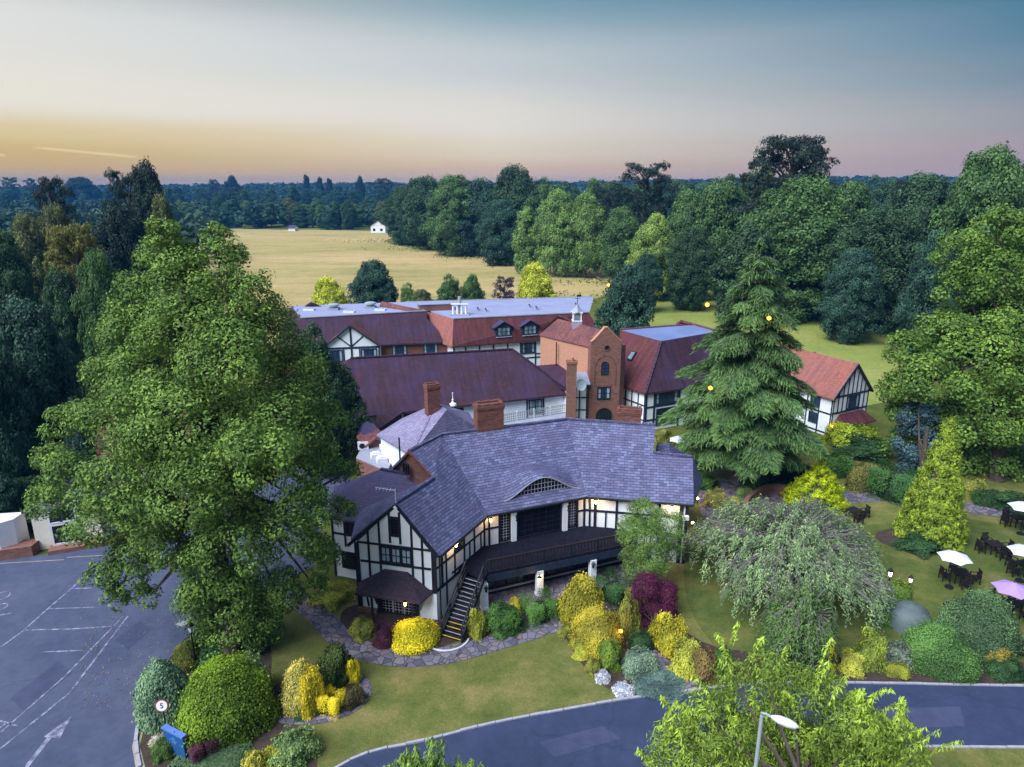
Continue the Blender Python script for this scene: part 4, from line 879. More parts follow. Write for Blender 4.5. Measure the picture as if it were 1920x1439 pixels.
kw.window(kw.L*.37,kw.L*.72,2.75,4.25,3,1,'blue_glass',curtain=True)
p0,p1=kw.p(kw.L*.2,2.4,.05),kw.p(kw.L*.86,2.4,.05)
roof(ct,[[p0,p1,kw.p(kw.L*1.02,1.3,1.3),kw.p(kw.L*.04,1.3,1.3)],[p0,kw.p(kw.L*.04,1.3,1.3),kw.p(kw.L*.04,1.3,.05)],[p1,kw.p(kw.L*1.02,1.3,1.3),kw.p(kw.L*1.02,1.3,.05)]],'red_tile',.1,'porch_roof')
for x in(.15,.95): kw.brace(kw.L*x,1.2,kw.L*x,0.1)
cl_=Wall(ct,kl+kb,kl,'blue_black_timber')
for x in np.linspace(.1,cl_.L-.1,8): cl_.post(x,0,4.4,.14)
for z in(4.35,2.5,.3): cl_.rail(0,cl_.L,z,.16)
for a_ in(.2,.55,.8): cl_.window(cl_.L*a_-.6,cl_.L*a_+.6,1.0,2.2,2,2,'blue_glass');cl_.window(cl_.L*a_-.6,cl_.L*a_+.6,2.8,4.1,2,2,'blue_glass')
# long back roof of cottage range, mostly behind the conifer
cr=empty('cottage_range',(30,82,0),'brown tiled range joining the cottage, seen through the big conifer','building')
z_=7.2;q1,q2,q3,q4=P(1530,660,z_),P(1450,664,z_),P(1440,735,4.2),P(1545,722,4.2)
roof(cr,[[q3,q4,q1,q2]],'brown_tile',.15);walls(cr,[q3[:2]+np.array([.3,.6]),q4[:2]+np.array([0,.6]),q1[:2]+np.array([0,3]),q2[:2]+np.array([0,3])],0,4.1)
roof(cr,[[q1,q2,q2+np.array([0,4,-3]),q1+np.array([0,4,-3])]],'brown_tile',.15)
# ================================================================== left edge: garage, hidden cottage with chimney
gar=empty('garage_block',(-33,50,0),'cream garage with white-framed dark openings and brick foot wall at the left edge','building')
gA,gB,gC=P(0,1052,0),P(62,1043,0),P(150,1032,0)
MB().prism([tuple(gA[:2]+np.array([-8,-1.2])),tuple(gA[:2]),tuple(gB[:2]),tuple(gB[:2]+np.array([0,1.2])),tuple(gA[:2]+np.array([-8,.2]))],0,.8).build('foot_wall','brick_brown',gar)
walls(gar,[gA[:2]+np.array([-8,-.7]),gA[:2]+np.array([0,.3]),gB[:2]+np.array([-1.2,.4]),gB[:2]+np.array([-1.2,1.6]),gA[:2]+np.array([-8,1])],.0,2.75,'white_paint','white_wall')
walls(gar,[gB[:2]+np.array([-.2,.8]),gC[:2]+np.array([1,1.4]),gC[:2]+np.array([1,6]),gB[:2]+np.array([-.4,6])],0,3.2,'cream_plaster')
roof(gar,[[A3(gB[:2]+np.array([-.6,.5]),3.3),A3(gC[:2]+np.array([1.3,1.1]),3.3),A3(gC[:2]+np.array([1.3,6.3]),3.5),A3(gB[:2]+np.array([-.8,6.3]),3.5)]],'dark_slate',.15)
gg=Wall(gar,gB[:2]+np.array([.9,1.0]),gC[:2]+np.array([1,1.36]),'white_paint');gg.window(0,gg.L*.55,.3,2.0,2,1,'dark_glass',fm='white_paint',fw=.14);gg.window(0,gg.L*.55,2.05,3.1,1,1,'dark_glass',fm='white_paint',fw=.1)
MB().bar(gg.p(-.2,.15,.4),gg.p(gg.L,.15,.4),.3,1.0,gg.n3).build('brick_step','brick_brown',gar)
lc=empty('hidden_cottage',(-27,62,0),'white cottage with brown roof glimpsed through the big left tree','building')
hp=P(265,850,4.2);walls(lc,[hp[:2]+np.array([-4,0]),hp[:2]+np.array([4,1]),hp[:2]+np.array([3,8]),hp[:2]+np.array([-5,7])],0,3.6)
roof(lc,[[A3(hp[:2]+np.array([-4.4,-.4]),3.6),A3(hp[:2]+np.array([4.4,.6]),3.6),A3(hp[:2]+np.array([3.7,4.5]),6.6),A3(hp[:2]+np.array([-4.6,3.5]),6.6)],[A3(hp[:2]+np.array([3.7,4.5]),6.6),A3(hp[:2]+np.array([-4.6,3.5]),6.6),A3(hp[:2]+np.array([-5.4,7.5]),3.6),A3(hp[:2]+np.array([3,8.5]),3.6)]],'brown_tile')
chimney(lc,*PY(193,770,60)[:2],5.5,zat(60,736),1.0,.8,.1,'brick_red',2)
Wall(lc,hp[:2]+np.array([-4,0]),hp[:2]+np.array([4,1])).window(1,3,1,2.8,2,2,'dark_glass',fm='black_timber')
# far white house at the end of the field
wh=empty('white_farmhouse',(-79,413,0),'small far white gabled house at the end of the dry field','building')
q=P(706,438);cx0=q[0]
walls(wh,[(cx0-4.2,413),(cx0+4.2,413),(cx0+5,424),(cx0-3.4,424)],0,4.2);MB().slab([(cx0-4.2,413,4.1),(cx0+4.2,413,4.1),(cx0,413,6.8)],(0,.4,0)).build('gable_wall','plaster',wh)
roof(wh,[[(cx0-4.6,412.6,4.0),(cx0,412.6,7.),(cx0+.8,424,7.),(cx0-3.8,424,4.0)],[(cx0+4.6,412.6,4.0),(cx0,412.6,7.),(cx0+.8,424,7.),(cx0+5.4,424,4.0)]],'dark_slate',.2)
w_=Wall(wh,(cx0-4.2,413),(cx0+4.2,413));w_.window(1.2,2.6,1,2.4,2,1);w_.window(5.4,6.8,1,2.4,2,1)
for px_,py_,w,lb in((530,437,4,'tiny pale cottage half hidden under the far tree line left of the white farmhouse'),):
    q=P(px_,py_);o=empty('far_house',(q[0],430,0),lb,'building');walls(o,[(q[0]-w/2,430),(q[0]+w/2,430),(q[0]+w/2,436),(q[0]-w/2,436)],0,1.9)
    roof(o,[[(q[0]-w/2-.3,429.6,1.9),(q[0]+w/2+.3,429.6,1.9),(q[0]+w/2+.3,433,3.3),(q[0]-w/2-.3,433,3.3)]],'dark_slate',.2)
# ================================================================== foliage
def leaf_mesh(name,pos,nrm,size,asp=.6,var=None,tdir=None,core=None,mat='foliage'):
    n=len(pos);nrm=nrm/(np.linalg.norm(nrm,axis=1,keepdims=True)+1e-9)
    if tdir is None: tdir=R.normal(size=(n,3))
    t_=tdir-nrm*np.sum(tdir*nrm,1,keepdims=True);t_/=np.linalg.norm(t_,axis=1,keepdims=True)+1e-9
    b_=np.cross(nrm,t_);s=np.asarray(size,float).reshape(-1,1)*np.ones((n,1))
    q=np.stack([pos-t_*s,pos+b_*s*asp-t_*s*.1,pos+t_*s,pos-b_*s*asp-t_*s*.1],1).reshape(-1,3)
    me=bpy.data.meshes.new(name);me.vertices.add(4*n);me.vertices.foreach_set('co',q.astype(np.float32).ravel())
    me.loops.add(4*n);me.loops.foreach_set('vertex_index',np.arange(4*n,dtype=np.int32))
    me.polygons.add(n);me.polygons.foreach_set('loop_start',np.arange(0,4*n,4,dtype=np.int32));me.polygons.foreach_set('loop_total',np.full(n,4,dtype=np.int32))
    me.update(calc_edges=True)
    if var is None: var=R.rand(n)
    a=me.attributes.new('var','FLOAT','FACE');a.data.foreach_set('value',np.clip(var,0,1).astype(np.float32))
    me.materials.append(MT[mat]);return me
def sph(n): 
    v=R.normal(size=(n,3));return v/np.linalg.norm(v,axis=1,keepdims=True)
def clumpy(centres,radii,per_area,lsize,asp=.6,nclump=1.0,cr=(.28,.5),flat=.8,up_bias=.35,name='crown',hang=0.,lift=None):
    """big blobs -> leaf clumps on their surface -> leaves on the clumps"""
    ps=[];nr=[];vr=[]
    for c,r in zip(centres,radii):
        r3=np.array(r if hasattr(r,'__len__') else (r,r,r),float);rm=float(np.mean(r3))
        k=max(4,int(nclump*26*(rm/ (rm+.0))));k=int(k)
        d=sph(k);d[:,2]=np.where(d[:,2]<-.55,-d[:,2],d[:,2])
        cc=np.array(c)+d*r3*R.uniform(.62,1.0,(k,1));cr_=rm*R.uniform(cr[0],cr[1],k)
        for j in range(k):
            m_=int(per_area*4*math.pi*cr_[j]**2/(lsize*lsize))
            if m_<3: m_=3
            e=sph(m_);e[:,2]*=1;mask=(e@d[j])>-.45;e=e[mask];m_=len(e)
            p=cc[j]+e*cr_[j]*(.72+.42*R.rand(m_,1)+.35*R.rand(m_,1)**6)*np.array([1,1,flat])
            n_=e*.85+d[j]*.25+np.array([0,0,up_bias*.6])+R.normal(size=(m_,3))*.42
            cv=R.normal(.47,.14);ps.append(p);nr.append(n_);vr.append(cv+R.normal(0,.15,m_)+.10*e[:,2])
    ps=np.concatenate(ps);nr=np.concatenate(nr);vr=np.concatenate(vr)
    ps+=R.normal(size=ps.shape)*lsize*.35
    td=None
    if hang: td=R.normal(size=ps.shape)*(1-hang)+np.array([0,0,-1.])*hang
    return leaf_mesh(name,ps,nr,lsize*R.uniform(.6,1.25,len(ps)),asp,vr,td)
def limb_tree(m,base,h,r,tops,k=8):
    base=np.array(base,float);p=[base+np.array([0,0,z*h])+np.array([R.normal()*r*.4,R.normal()*r*.4,0])*(z>0) for z in(0,.08,.3,.6,1.)]
    m.tube(p,[r*1.5,r*1.05,r*.9,r*.7,r*.35],k)
    for t_ in tops:
        f_=R.uniform(.35,.85);s=p[0]+(p[4]-p[0])*f_;t_=np.array(t_,float);mid=(s+t_)/2+np.array([0,0,-.08*np.linalg.norm(t_-s)])
        m.tube([s,mid,t_],[r*.45,r*.28,r*.08],5,False)
    return m
# ---- library of unit trees (height 1, spread about 1), reused as shared data
def lib_broad(seed,nb,prof,lsize=.0125,per=.42,bottom=.12,flat=.8,hang=0,up_bias=.35,asp=.65):
    global R;R=np.random.RandomState(seed);cs=[];rs=[]
    for i in range(nb):
        z=bottom+(1-bottom)*((i+.5)/nb)*.92;w=prof(z)*.5;a=i*2.4+R.rand();rr=R.uniform(.09,.16)
        rad=max(0,w-rr)*R.uniform(.65,1.05);cs.append((rad*math.cos(a),rad*math.sin(a),z));rs.append(rr*R.uniform(.8,1.2))
    for z in np.linspace(bottom+.1,.86,5): cs.append((0,0,z));rs.append(max(.07,prof(z)*.5*.62))
    cr=clumpy(cs,rs,per,lsize,asp,.62,(.3,.5),flat,up_bias,'crown',hang)
    m=MB();tops=[np.array(cs[i]) for i in range(0,nb,3)];limb_tree(m,(0,0,0),.85,.022,tops,7);tr=m.mesh('trunk','bark',uv=False)
    return cr,tr
rnd=lambda z:1.0*math.sin(math.pi*min(1,max(0,(z-.02)/1.0))**.75)**.6 if 0<z<1 else .1
oval=lambda z:.78*math.sin(math.pi*min(.999,max(.02,z))**.9)**.55
tall=lambda z:.55*(1-z)**.45*(1 if z>.15 else .8)+.05
cone=lambda z:.62*(1-z)**.8+.03
LIB={}
LIB['a']=lib_broad(1,34,rnd);LIB['b']=lib_broad(2,30,oval);LIB['c']=lib_broad(3,36,rnd,.011,.4,.05);LIB['d']=lib_broad(4,30,oval,.014,.42,.05,hang=.4);LIB['e']=lib_broad(5,26,tall,.013,.45,.04)
LIB['f']=lib_broad(6,22,rnd,.022,.36,.3)
# pads on long limbs: old cedar / pine outline
def lib_pads(seed,n,lsize=.012,z0=.35,spread=.5):
    global R;R=np.random.RandomState(seed);cs=[];rs=[];m=MB();m.tube([(0,0,0),(.01,0,.3),(-.01,.01,.6),(.01,0,.97)],[.035,.026,.018,.006],8)
    for i in range(n):
        z=z0+(.97-z0)*i/n;a=i*2.4+R.rand()*.8;L_=spread*(1-.55*((z-z0)/(1-z0))**1.6)*R.uniform(.55,1.05);e=np.array([L_*math.cos(a),L_*math.sin(a),z+.04])
        m.tube([(0,0,z-.08),e*.5+np.array([0,0,z*.5-.01]),e],[.011,.007,.002],5,False)
        for f_ in(1,.72,.48):
            cs.append(e*f_+np.array([0,0,(1-f_)*z])+R.normal(size=3)*.01);rr=R.uniform(.05,.09)*(1.1 if f_>.6 else .8);rs.append((rr*1.35,rr*1.35,rr*.36))
    return clumpy(cs,rs,.34,lsize,.4,.5,(.3,.5),.45,.8,'crown'),m.mesh('trunk','bark',uv=False)
LIB['p']=lib_pads(11,26);LIB['q']=lib_pads(12,26,z0=.55,spread=.42)
def tree(name,px,Yd,pytop,wpx,kind,colr,label,cat='tree',group=None,z0=0,hscale=1,rot=None):
    ht=(zat(Yd,pytop)-z0)*hscale;x=xat(px,Yd,z0+ht*.7);w=wpx/ppm(Yd,z0+ht*.6)
    sc={'a':1.08,'b':.86,'c':1.08,'d':.86,'e':.62,'f':1.05,'p':1.12,'q':.98}[kind]
    o=empty(name,(x,Yd,z0),label,cat,group,R.rand()*6.28 if rot is None else rot)
    cr,tr=LIB[kind]
    for nm,me in(('crown',cr),('trunk',tr)):
        c=bpy.data.objects.new(nm,me);COL.objects.link(c);c.parent=o
    o.scale=(w/sc,w/sc,ht)
    o.children[0].color=(*colr,1)
    for c in o.children: c.color=(*colr,1)
    return o
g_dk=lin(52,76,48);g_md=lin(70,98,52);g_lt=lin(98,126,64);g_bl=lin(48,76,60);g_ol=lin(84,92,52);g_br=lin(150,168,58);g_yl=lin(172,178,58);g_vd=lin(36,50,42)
R=np.random.RandomState(50)
# wood edge, right of the field (base distance, top row, width)
WE=[(758,330,352,95,'c',g_dk,'leftmost dark oak of the wood edge, beside the far white house'),(800,300,340,110,'a',g_dk,'second dark oak of the wood edge right of the far white house'),
(850,275,333,115,'c',g_md,'tall broad oak at the wood edge above the round field tree'),(905,270,345,105,'a',g_bl,'blue-green oak at the wood edge above the purple-leaved tree'),
(968,262,322,120,'a',g_dk,'tallest domed tree of the middle wood edge'),(1030,258,350,110,'c',g_md,'mid green tree right of the tallest domed tree in the wood'),
(935,240,378,90,'c',g_bl,'lower dark tree standing in front of the middle wood edge'),(985,215,392,60,'e',g_lt,'narrow pale green tree at the wood foot'),
(1045,210,368,90,'b',g_lt,'left one of two pale green poplars in the wood edge'),(1100,205,372,80,'b',g_lt,'right one of two pale green poplars in the wood edge'),
(1140,230,352,100,'p',g_vd,'dark spreading cedar left of the tall dark cedar in the wood'),(1210,205,307,140,'p',g_vd,'tall dark layered cedar rising above the middle of the wood'),
(1165,190,398,90,'a',g_md,'rounded tree below the tall dark layered cedar'),(1225,165,412,90,'b',lin(116,138,66),'bright yellow-green tree at the meadow corner'),
(1215,148,478,60,'c',g_bl,'small dark bushy tree beside the orange path light'),(1290,185,368,100,'a',g_md,'mid green crown between cedar and tall grey-green tree'),
(1350,165,345,110,'b',g_md,'tall grey-green tree left of the large central oak'),(1300,150,430,90,'c',g_dk,'dark leafy tree behind the big conifer, left side'),
(1420,175,338,110,'d',g_md,'green tree directly below the highest cedar, left half'),(1480,150,262,215,'q',g_vd,'highest flat-topped cedar breaking the skyline'),
(1500,140,340,215,'c',g_md,'huge round oak below the highest flat-topped cedar'),(1590,180,355,120,'a',g_md,'pale crown behind the huge oak, towards the right'),
(1655,128,398,190,'c',g_dk,'broad dark oak with a skirt reaching the meadow'),(1720,165,342,150,'a',g_dk,'tall dark oak behind the skirted oak'),
(1690,200,342,60,'q',g_vd,'small dark-topped cedar between the right oaks'),(1845,130,298,170,'a',g_md,'high clumped tree at the right above the bright maple'),(1905,150,318,100,'b',g_md,'tree crown cut by the right picture edge at skyline'),
(1760,105,440,120,'c',g_bl,'dark blue-green tree behind the bright maple'),(1600,118,470,110,'c',g_bl,'shadowed lower tree between the two large oaks'),(1400,132,440,120,'d',g_dk,'shadowed tree right behind the conifer tip')]
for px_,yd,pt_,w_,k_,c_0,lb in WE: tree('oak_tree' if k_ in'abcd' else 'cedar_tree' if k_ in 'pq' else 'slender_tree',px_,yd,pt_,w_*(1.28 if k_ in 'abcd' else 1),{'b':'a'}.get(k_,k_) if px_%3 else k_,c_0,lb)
# wood behind the edge
R=np.random.RandomState(51)
for i in range(46):
    f_=i/45;px_=770+f_*1150+R.uniform(-15,15);yd=330-f_*130+R.uniform(-10,50);tree('woodland_tree',px_,yd,R.uniform(342,362),R.uniform(80,120)*250/yd,R.choice(list('abcd')),[g_dk,g_md,g_bl,g_dk][i%4],'dark tree crown deep in the wood behind its front row','tree','trees deep in the wood right of the field')
# undergrowth at wood foot
for i,(px_,py_,w_) in enumerate(((762,452,36),(790,462,40),(840,466,40),(1250,520,60),(1270,560,50),(1290,545,60),(1575,580,70),(1525,575,60),(1725,600,60),(1740,640,70),(1690,610,60),(1640,615,70),(1600,600,60))):
    q=P(px_,py_);tree('hedge_shrub',px_,q[1],zat and (py_-26),w_,'c',[g_bl,g_dk,g_ol][i%3],'low shrub at the foot of the wood edge','shrub','low shrubs at the foot of the wood')
# trees right behind the flat roofs
for px_,yd,pt_,w_,k_,c_0,lb in((617,118,528,96,'a',g_yl,'yellow-green tree behind the left end of the flat roof'),(700,128,497,122,'a',g_bl,'round dark green tree standing before the dry field'),(765,128,540,50,'d',g_lt,'thin wispy sapling right of the round dark tree'),(790,126,545,70,'c',g_ol,'low olive bush at the field edge behind the flat roof'),(843,125,527,70,'d',g_md,'left of the paired mid green trees behind the flat roof'),(884,125,522,66,'a',g_md,'right of the paired mid green trees behind the flat roof'),(946,122,520,62,'p',lin(70,52,72),'purple-leaved small tree behind the flat roof'),(1003,122,503,100,'a',g_yl,'bright yellow-green rounded tree behind the flat roof'),(1190,112,505,70,'e',g_bl,'upper dark pine behind the big dark pine'),):
    tree('garden_tree',px_,yd,pt_,w_,k_,c_0,lb)
R=np.random.RandomState(52)
tree('pine_tree',1172,93,522,128,'d',g_bl,'dark shaggy pine right of the white cupola')
# left dark belt
for px_,yd,pt_,w_,k_,c_0,lb in((248,135,322,120,'p',g_vd,'dark layered cedar on the left skyline, left of the domed one'),(285,125,324,110,'a',g_vd,'dark domed tree on the left skyline above the big lime'),(105,130,335,110,'p',g_vd,'dark leaning cedar left on the skyline'),(55,112,420,130,'a',g_ol,'olive dark tree low at the left edge below the skyline'),(110,118,392,110,'c',g_ol,'olive crown under the leaning left cedar'),(235,118,395,150,'c',g_vd,'broad black-green tree behind the big lime'),(310,120,385,90,'a',g_ol,'olive crown right behind the lime tip'),
(15,95,440,130,'c',g_dk,'dark tree cut by the left picture edge at mid height'),(150,85,428,130,'q',lin(104,104,46),'golden conifer glimpsed among the dark left trees'),(190,80,480,120,'c',g_md,'green broad tree beside the golden conifer'),(120,80,520,110,'a',g_dk,'dusky tree below the golden conifer'),(60,58,585,210,'a',g_bl,'large teal-green tree at the left edge above the garage'),(-30,52,600,160,'a',g_bl,'teal-green tree cut by the left edge above the garage'),
(150,52,765,70,'a',g_bl,'dark crown left of the lime behind the garage'),(50,50,900,140,'c',g_dk,'dark shrubby tree just above the white garage wall'),(-20,48,860,120,'a',g_bl,'dark shrubby tree above the wall at the picture edge'),(130,52,880,120,'c',g_dk,'leafy dark tree over the garage roof'),(640,62,700,110,'d',g_dk,'dark evergreen standing right behind the big lime by the service yard'),(590,60,640,120,'d',g_dk,'dark tree hidden behind the lime crown')):
    tree('dark_tree',px_,yd,pt_,w_,k_,c_0,lb)
# tree line across the end of the field
R=np.random.RandomState(53)
for i in range(40):
    px_=330+i*11+R.uniform(-5,5);yd=R.uniform(440,520);tree('field_end_tree',px_,yd,R.uniform(374,392),R.uniform(30,52),R.choice(list('abcde')),[g_bl,g_dk,g_md,g_ol][R.randint(4)],'tree of the hazy row closing the far end of the field','tree','hazy trees at the far end of the field')
# scattered parkland trees and skyline behind
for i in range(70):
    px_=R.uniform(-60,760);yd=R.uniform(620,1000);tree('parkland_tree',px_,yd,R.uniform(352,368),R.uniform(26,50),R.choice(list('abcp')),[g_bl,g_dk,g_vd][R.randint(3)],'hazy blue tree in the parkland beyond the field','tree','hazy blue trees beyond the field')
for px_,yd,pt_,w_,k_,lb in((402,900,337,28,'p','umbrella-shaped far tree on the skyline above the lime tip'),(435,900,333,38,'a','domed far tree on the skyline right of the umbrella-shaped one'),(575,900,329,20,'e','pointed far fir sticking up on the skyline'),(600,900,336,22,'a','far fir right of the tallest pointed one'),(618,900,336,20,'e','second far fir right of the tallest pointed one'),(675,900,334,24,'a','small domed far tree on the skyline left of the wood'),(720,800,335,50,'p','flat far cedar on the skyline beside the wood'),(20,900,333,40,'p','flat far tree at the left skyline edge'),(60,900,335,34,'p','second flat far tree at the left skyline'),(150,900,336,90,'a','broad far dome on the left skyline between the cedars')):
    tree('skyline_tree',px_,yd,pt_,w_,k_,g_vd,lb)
# far hills under continuous woodland
def hz(x,y):
    s=min(1,max(0,(y-900)/500));s=s*s*(3-2*s);return s*(13+9*math.sin(x*.0011+1.0)+ (9 if x>200 else 0)*min(1,max(0,(x-200)/500)) )
xs_=np.linspace(-2800,2800,57);ys_=np.linspace(880,2600,19)
m=MB();m.v=[(float(x),float(y),hz(x,y)-.5) for y in ys_ for x in xs_];m.f=[[j*57+i,j*57+i+1,(j+1)*57+i+1,(j+1)*57+i] for j in range(18) for i in range(56)]
o=m.build('hills','far_land',smooth=True);o['kind']='structure'
R=np.random.RandomState(60);ps=[];nr=[];vr=[]
for i in range(2600):
    y=900+R.rand()**1.3*700;x=R.uniform(-.95,.95)*y*1.05;zb=hz(x,y)
    if i>=2000: y=R.uniform(1000,1400);x=R.uniform(-.9,.9)*y;zb=hz(x,y)
    h=R.uniform(11,18);w=R.uniform(7,12);k=44;e=sph(k);e[:,2]=abs(e[:,2])*1.2-.2
    ps.append(np.array([x,y,zb+h*.45])+e*np.array([w,w,h*.5])*R.uniform(.8,1.05,(k,1)));nr.append(e+R.normal(size=e.shape)*.35+np.array([0,0,.3]));vr.append(R.normal(.45,.12)+R.normal(0,.12,k))
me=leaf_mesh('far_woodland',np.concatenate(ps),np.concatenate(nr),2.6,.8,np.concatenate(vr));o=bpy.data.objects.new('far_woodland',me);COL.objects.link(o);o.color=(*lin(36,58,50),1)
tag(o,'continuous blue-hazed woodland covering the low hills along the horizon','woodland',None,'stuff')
R=np.random.RandomState(61);ps=[];nr=[];vr=[]   # woodland filling the ground behind the named trees on both sides
def fill(n,fx,fy,h0,h1,w0_,w1_):
    for i in range(n):
        y=fy();x=fx(y);h=R.uniform(h0,h1);w=R.uniform(w0_,w1_);k=90;e=sph(k);e[:,2]=abs(e[:,2])*1.15-.15
        ps.append(np.array([x,y,h*.5])+e*np.array([w,w,h*.5])*R.uniform(.75,1.05,(k,1)));nr.append(e+R.normal(size=e.shape)*.4+np.array([0,0,.3]));vr.append(R.normal(.45,.12)+R.normal(0,.13,k))
fill(330,lambda y:y*R.uniform(.12,.95)-60*(y>500),lambda:R.uniform(330,880),12,20,5,8)
fill(160,lambda y:-y*R.uniform(.42,.95),lambda:R.uniform(180,600),12,18,5,8)
fill(150,lambda y:y*R.uniform(-.55,-.1),lambda:R.uniform(440,600),10,15,4,7)
fill(220,lambda y:y*R.uniform(-.8,.1),lambda:R.uniform(700,900),10,15,5,8)
me=leaf_mesh('background_woodland',np.concatenate(ps),np.concatenate(nr),1.5,.7,np.concatenate(vr));o=bpy.data.objects.new('background_woodland',me);COL.objects.link(o);o.color=(*lin(40,64,50),1)
tag(o,'dense mid-distance woodland mass between the separate trees and the hills','woodland',None,'stuff')
# ------------------------------------------------------------------ hero trees
def hero(name,px,Yd,blobs,label,colr,per,ls,trunk,cat='tree',asp=.6,ncl=1.0,cr=(.28,.5),flat=.8,seed=1,hang=0,limbs=True,bark='bark',trunk_h=.8,ub=.35,tr_r=.35,core=0):
    global R;R=np.random.RandomState(seed);cs=[];rs=[]
    for b in blobs:
        bx,by,br=b[:3];dy=b[3] if len(b)>3 else 0;q=PY(bx,by,Yd+dy);rr=br*.84/ppm(Yd+dy,q[2]);cs.append(q);rs.append((rr,rr,rr*(b[4] if len(b)>4 else 1)))
    base=P(*trunk);o=empty(name,(base[0],base[1],0),label,cat)
    me=clumpy(cs,rs,per,ls,asp,ncl,cr,flat,ub,'crown',hang);c=bpy.data.objects.new('crown',me);COL.objects.link(c);c.parent=o;c.location=(-base[0],-base[1],0);c.color=(*(v*.80 for v in colr),1)
    hh=max(c_[2] for c_ in cs)*trunk_h;m=MB();limb_tree(m,(base[0],base[1],0),hh,tr_r,[c_ for c_ in cs] if limbs else []);t_=m.build('trunk',bark,o)
    return o
def jit(bl,dmax,rs):
    q=np.random.RandomState(rs);return [b if len(b)>3 else (*b,q.uniform(-dmax,dmax*.5)) for b in bl]
lime=[(308,440,34,0),(300,490,52,0),(412,452,36,0),(418,505,56,-1),(340,540,70),(260,560,55),(470,560,62),(360,620,90,-2),(240,640,64),(500,640,76),(420,700,100,-3),(270,720,85,-2),(560,710,64),(190,700,40,1),(345,800,110,-4),(200,800,74,-1),(520,800,95,-2),(610,800,50,1),(125,800,46,-1),(95,860,36,0),(130,900,62,-1),(240,910,85,-4),(390,910,100,-5),(530,920,90,-3),(620,890,38,1),(95,945,42,0),(190,990,62,-3),(310,1010,70,-4),(430,1030,80,-5),(550,1020,70,-3),(600,1045,42,-1),(190,1080,34,-3),(235,1090,40,-3),(215,1125,28,-3),(275,1125,26,-3),(430,1110,64,-3),(520,1110,50,-2),(400,1165,42,-1),(465,1160,46,-1),(430,1215,36,-1),(590,1100,28,-1),(445,1240,34,0),(430,1225,44,-.5),(405,1190,44,-.8),(660,880,20,2),(480,990,60,3),(362,560,60,1),(368,600,70,-1),(300,600,60,0),(425,600,70,0),(475,650,66,0),(355,500,46,1),(250,1045,48,-3),(300,760,80,-3),(560,840,70,-1),(300,880,80,4),(450,800,90,5),(330,680,80,4),(400,1080,66,-3),(430,1165,72,-1.5),(455,1205,56,-1.5),(400,1130,60,-2),(500,1140,50,-2),(350,940,80,-5),(480,860,80,-6),(330,1040,46,-4),(560,960,60,-4),(270,960,60,-5),(500,1180,36,-1),(395,1215,30,-1),(640,960,30,0)]
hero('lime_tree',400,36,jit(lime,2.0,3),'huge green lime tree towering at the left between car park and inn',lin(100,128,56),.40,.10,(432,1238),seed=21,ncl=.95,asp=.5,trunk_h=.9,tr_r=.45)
right=[(1800,470,46,0),(1870,440,56,0),(1930,450,60,0),(1810,530,52,0),(1880,520,70,-1),(1950,530,60),(1840,600,60,-1),(1920,610,70,-2),(1760,640,56,-1),(1700,660,40,0),(1830,690,80,-3),(1740,720,70,-2),(1690,730,40,0),(1920,710,80,-3),(1760,800,60,-1),(1850,790,80,-3),(1930,800,70,-3),(1690,780,34,0),(1850,870,60,-1),(1910,880,60,0),(1700,840,44,0),(1790,880,54,0),(1850,940,44,0),(1745,860,50,1),(1880,640,80,0),(1800,640,70,1)]
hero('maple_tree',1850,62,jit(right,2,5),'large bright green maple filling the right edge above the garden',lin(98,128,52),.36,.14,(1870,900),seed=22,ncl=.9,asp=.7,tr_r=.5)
hero('blue_conifer',1720,60,[(1722,740,22,0,1.3),(1718,780,36,0),(1718,830,44,0),(1722,880,44,0)],'blue-grey conifer standing just left of the bright maple',lin(74,100,106),.5,.12,(1722,930),seed=23,ncl=.9)
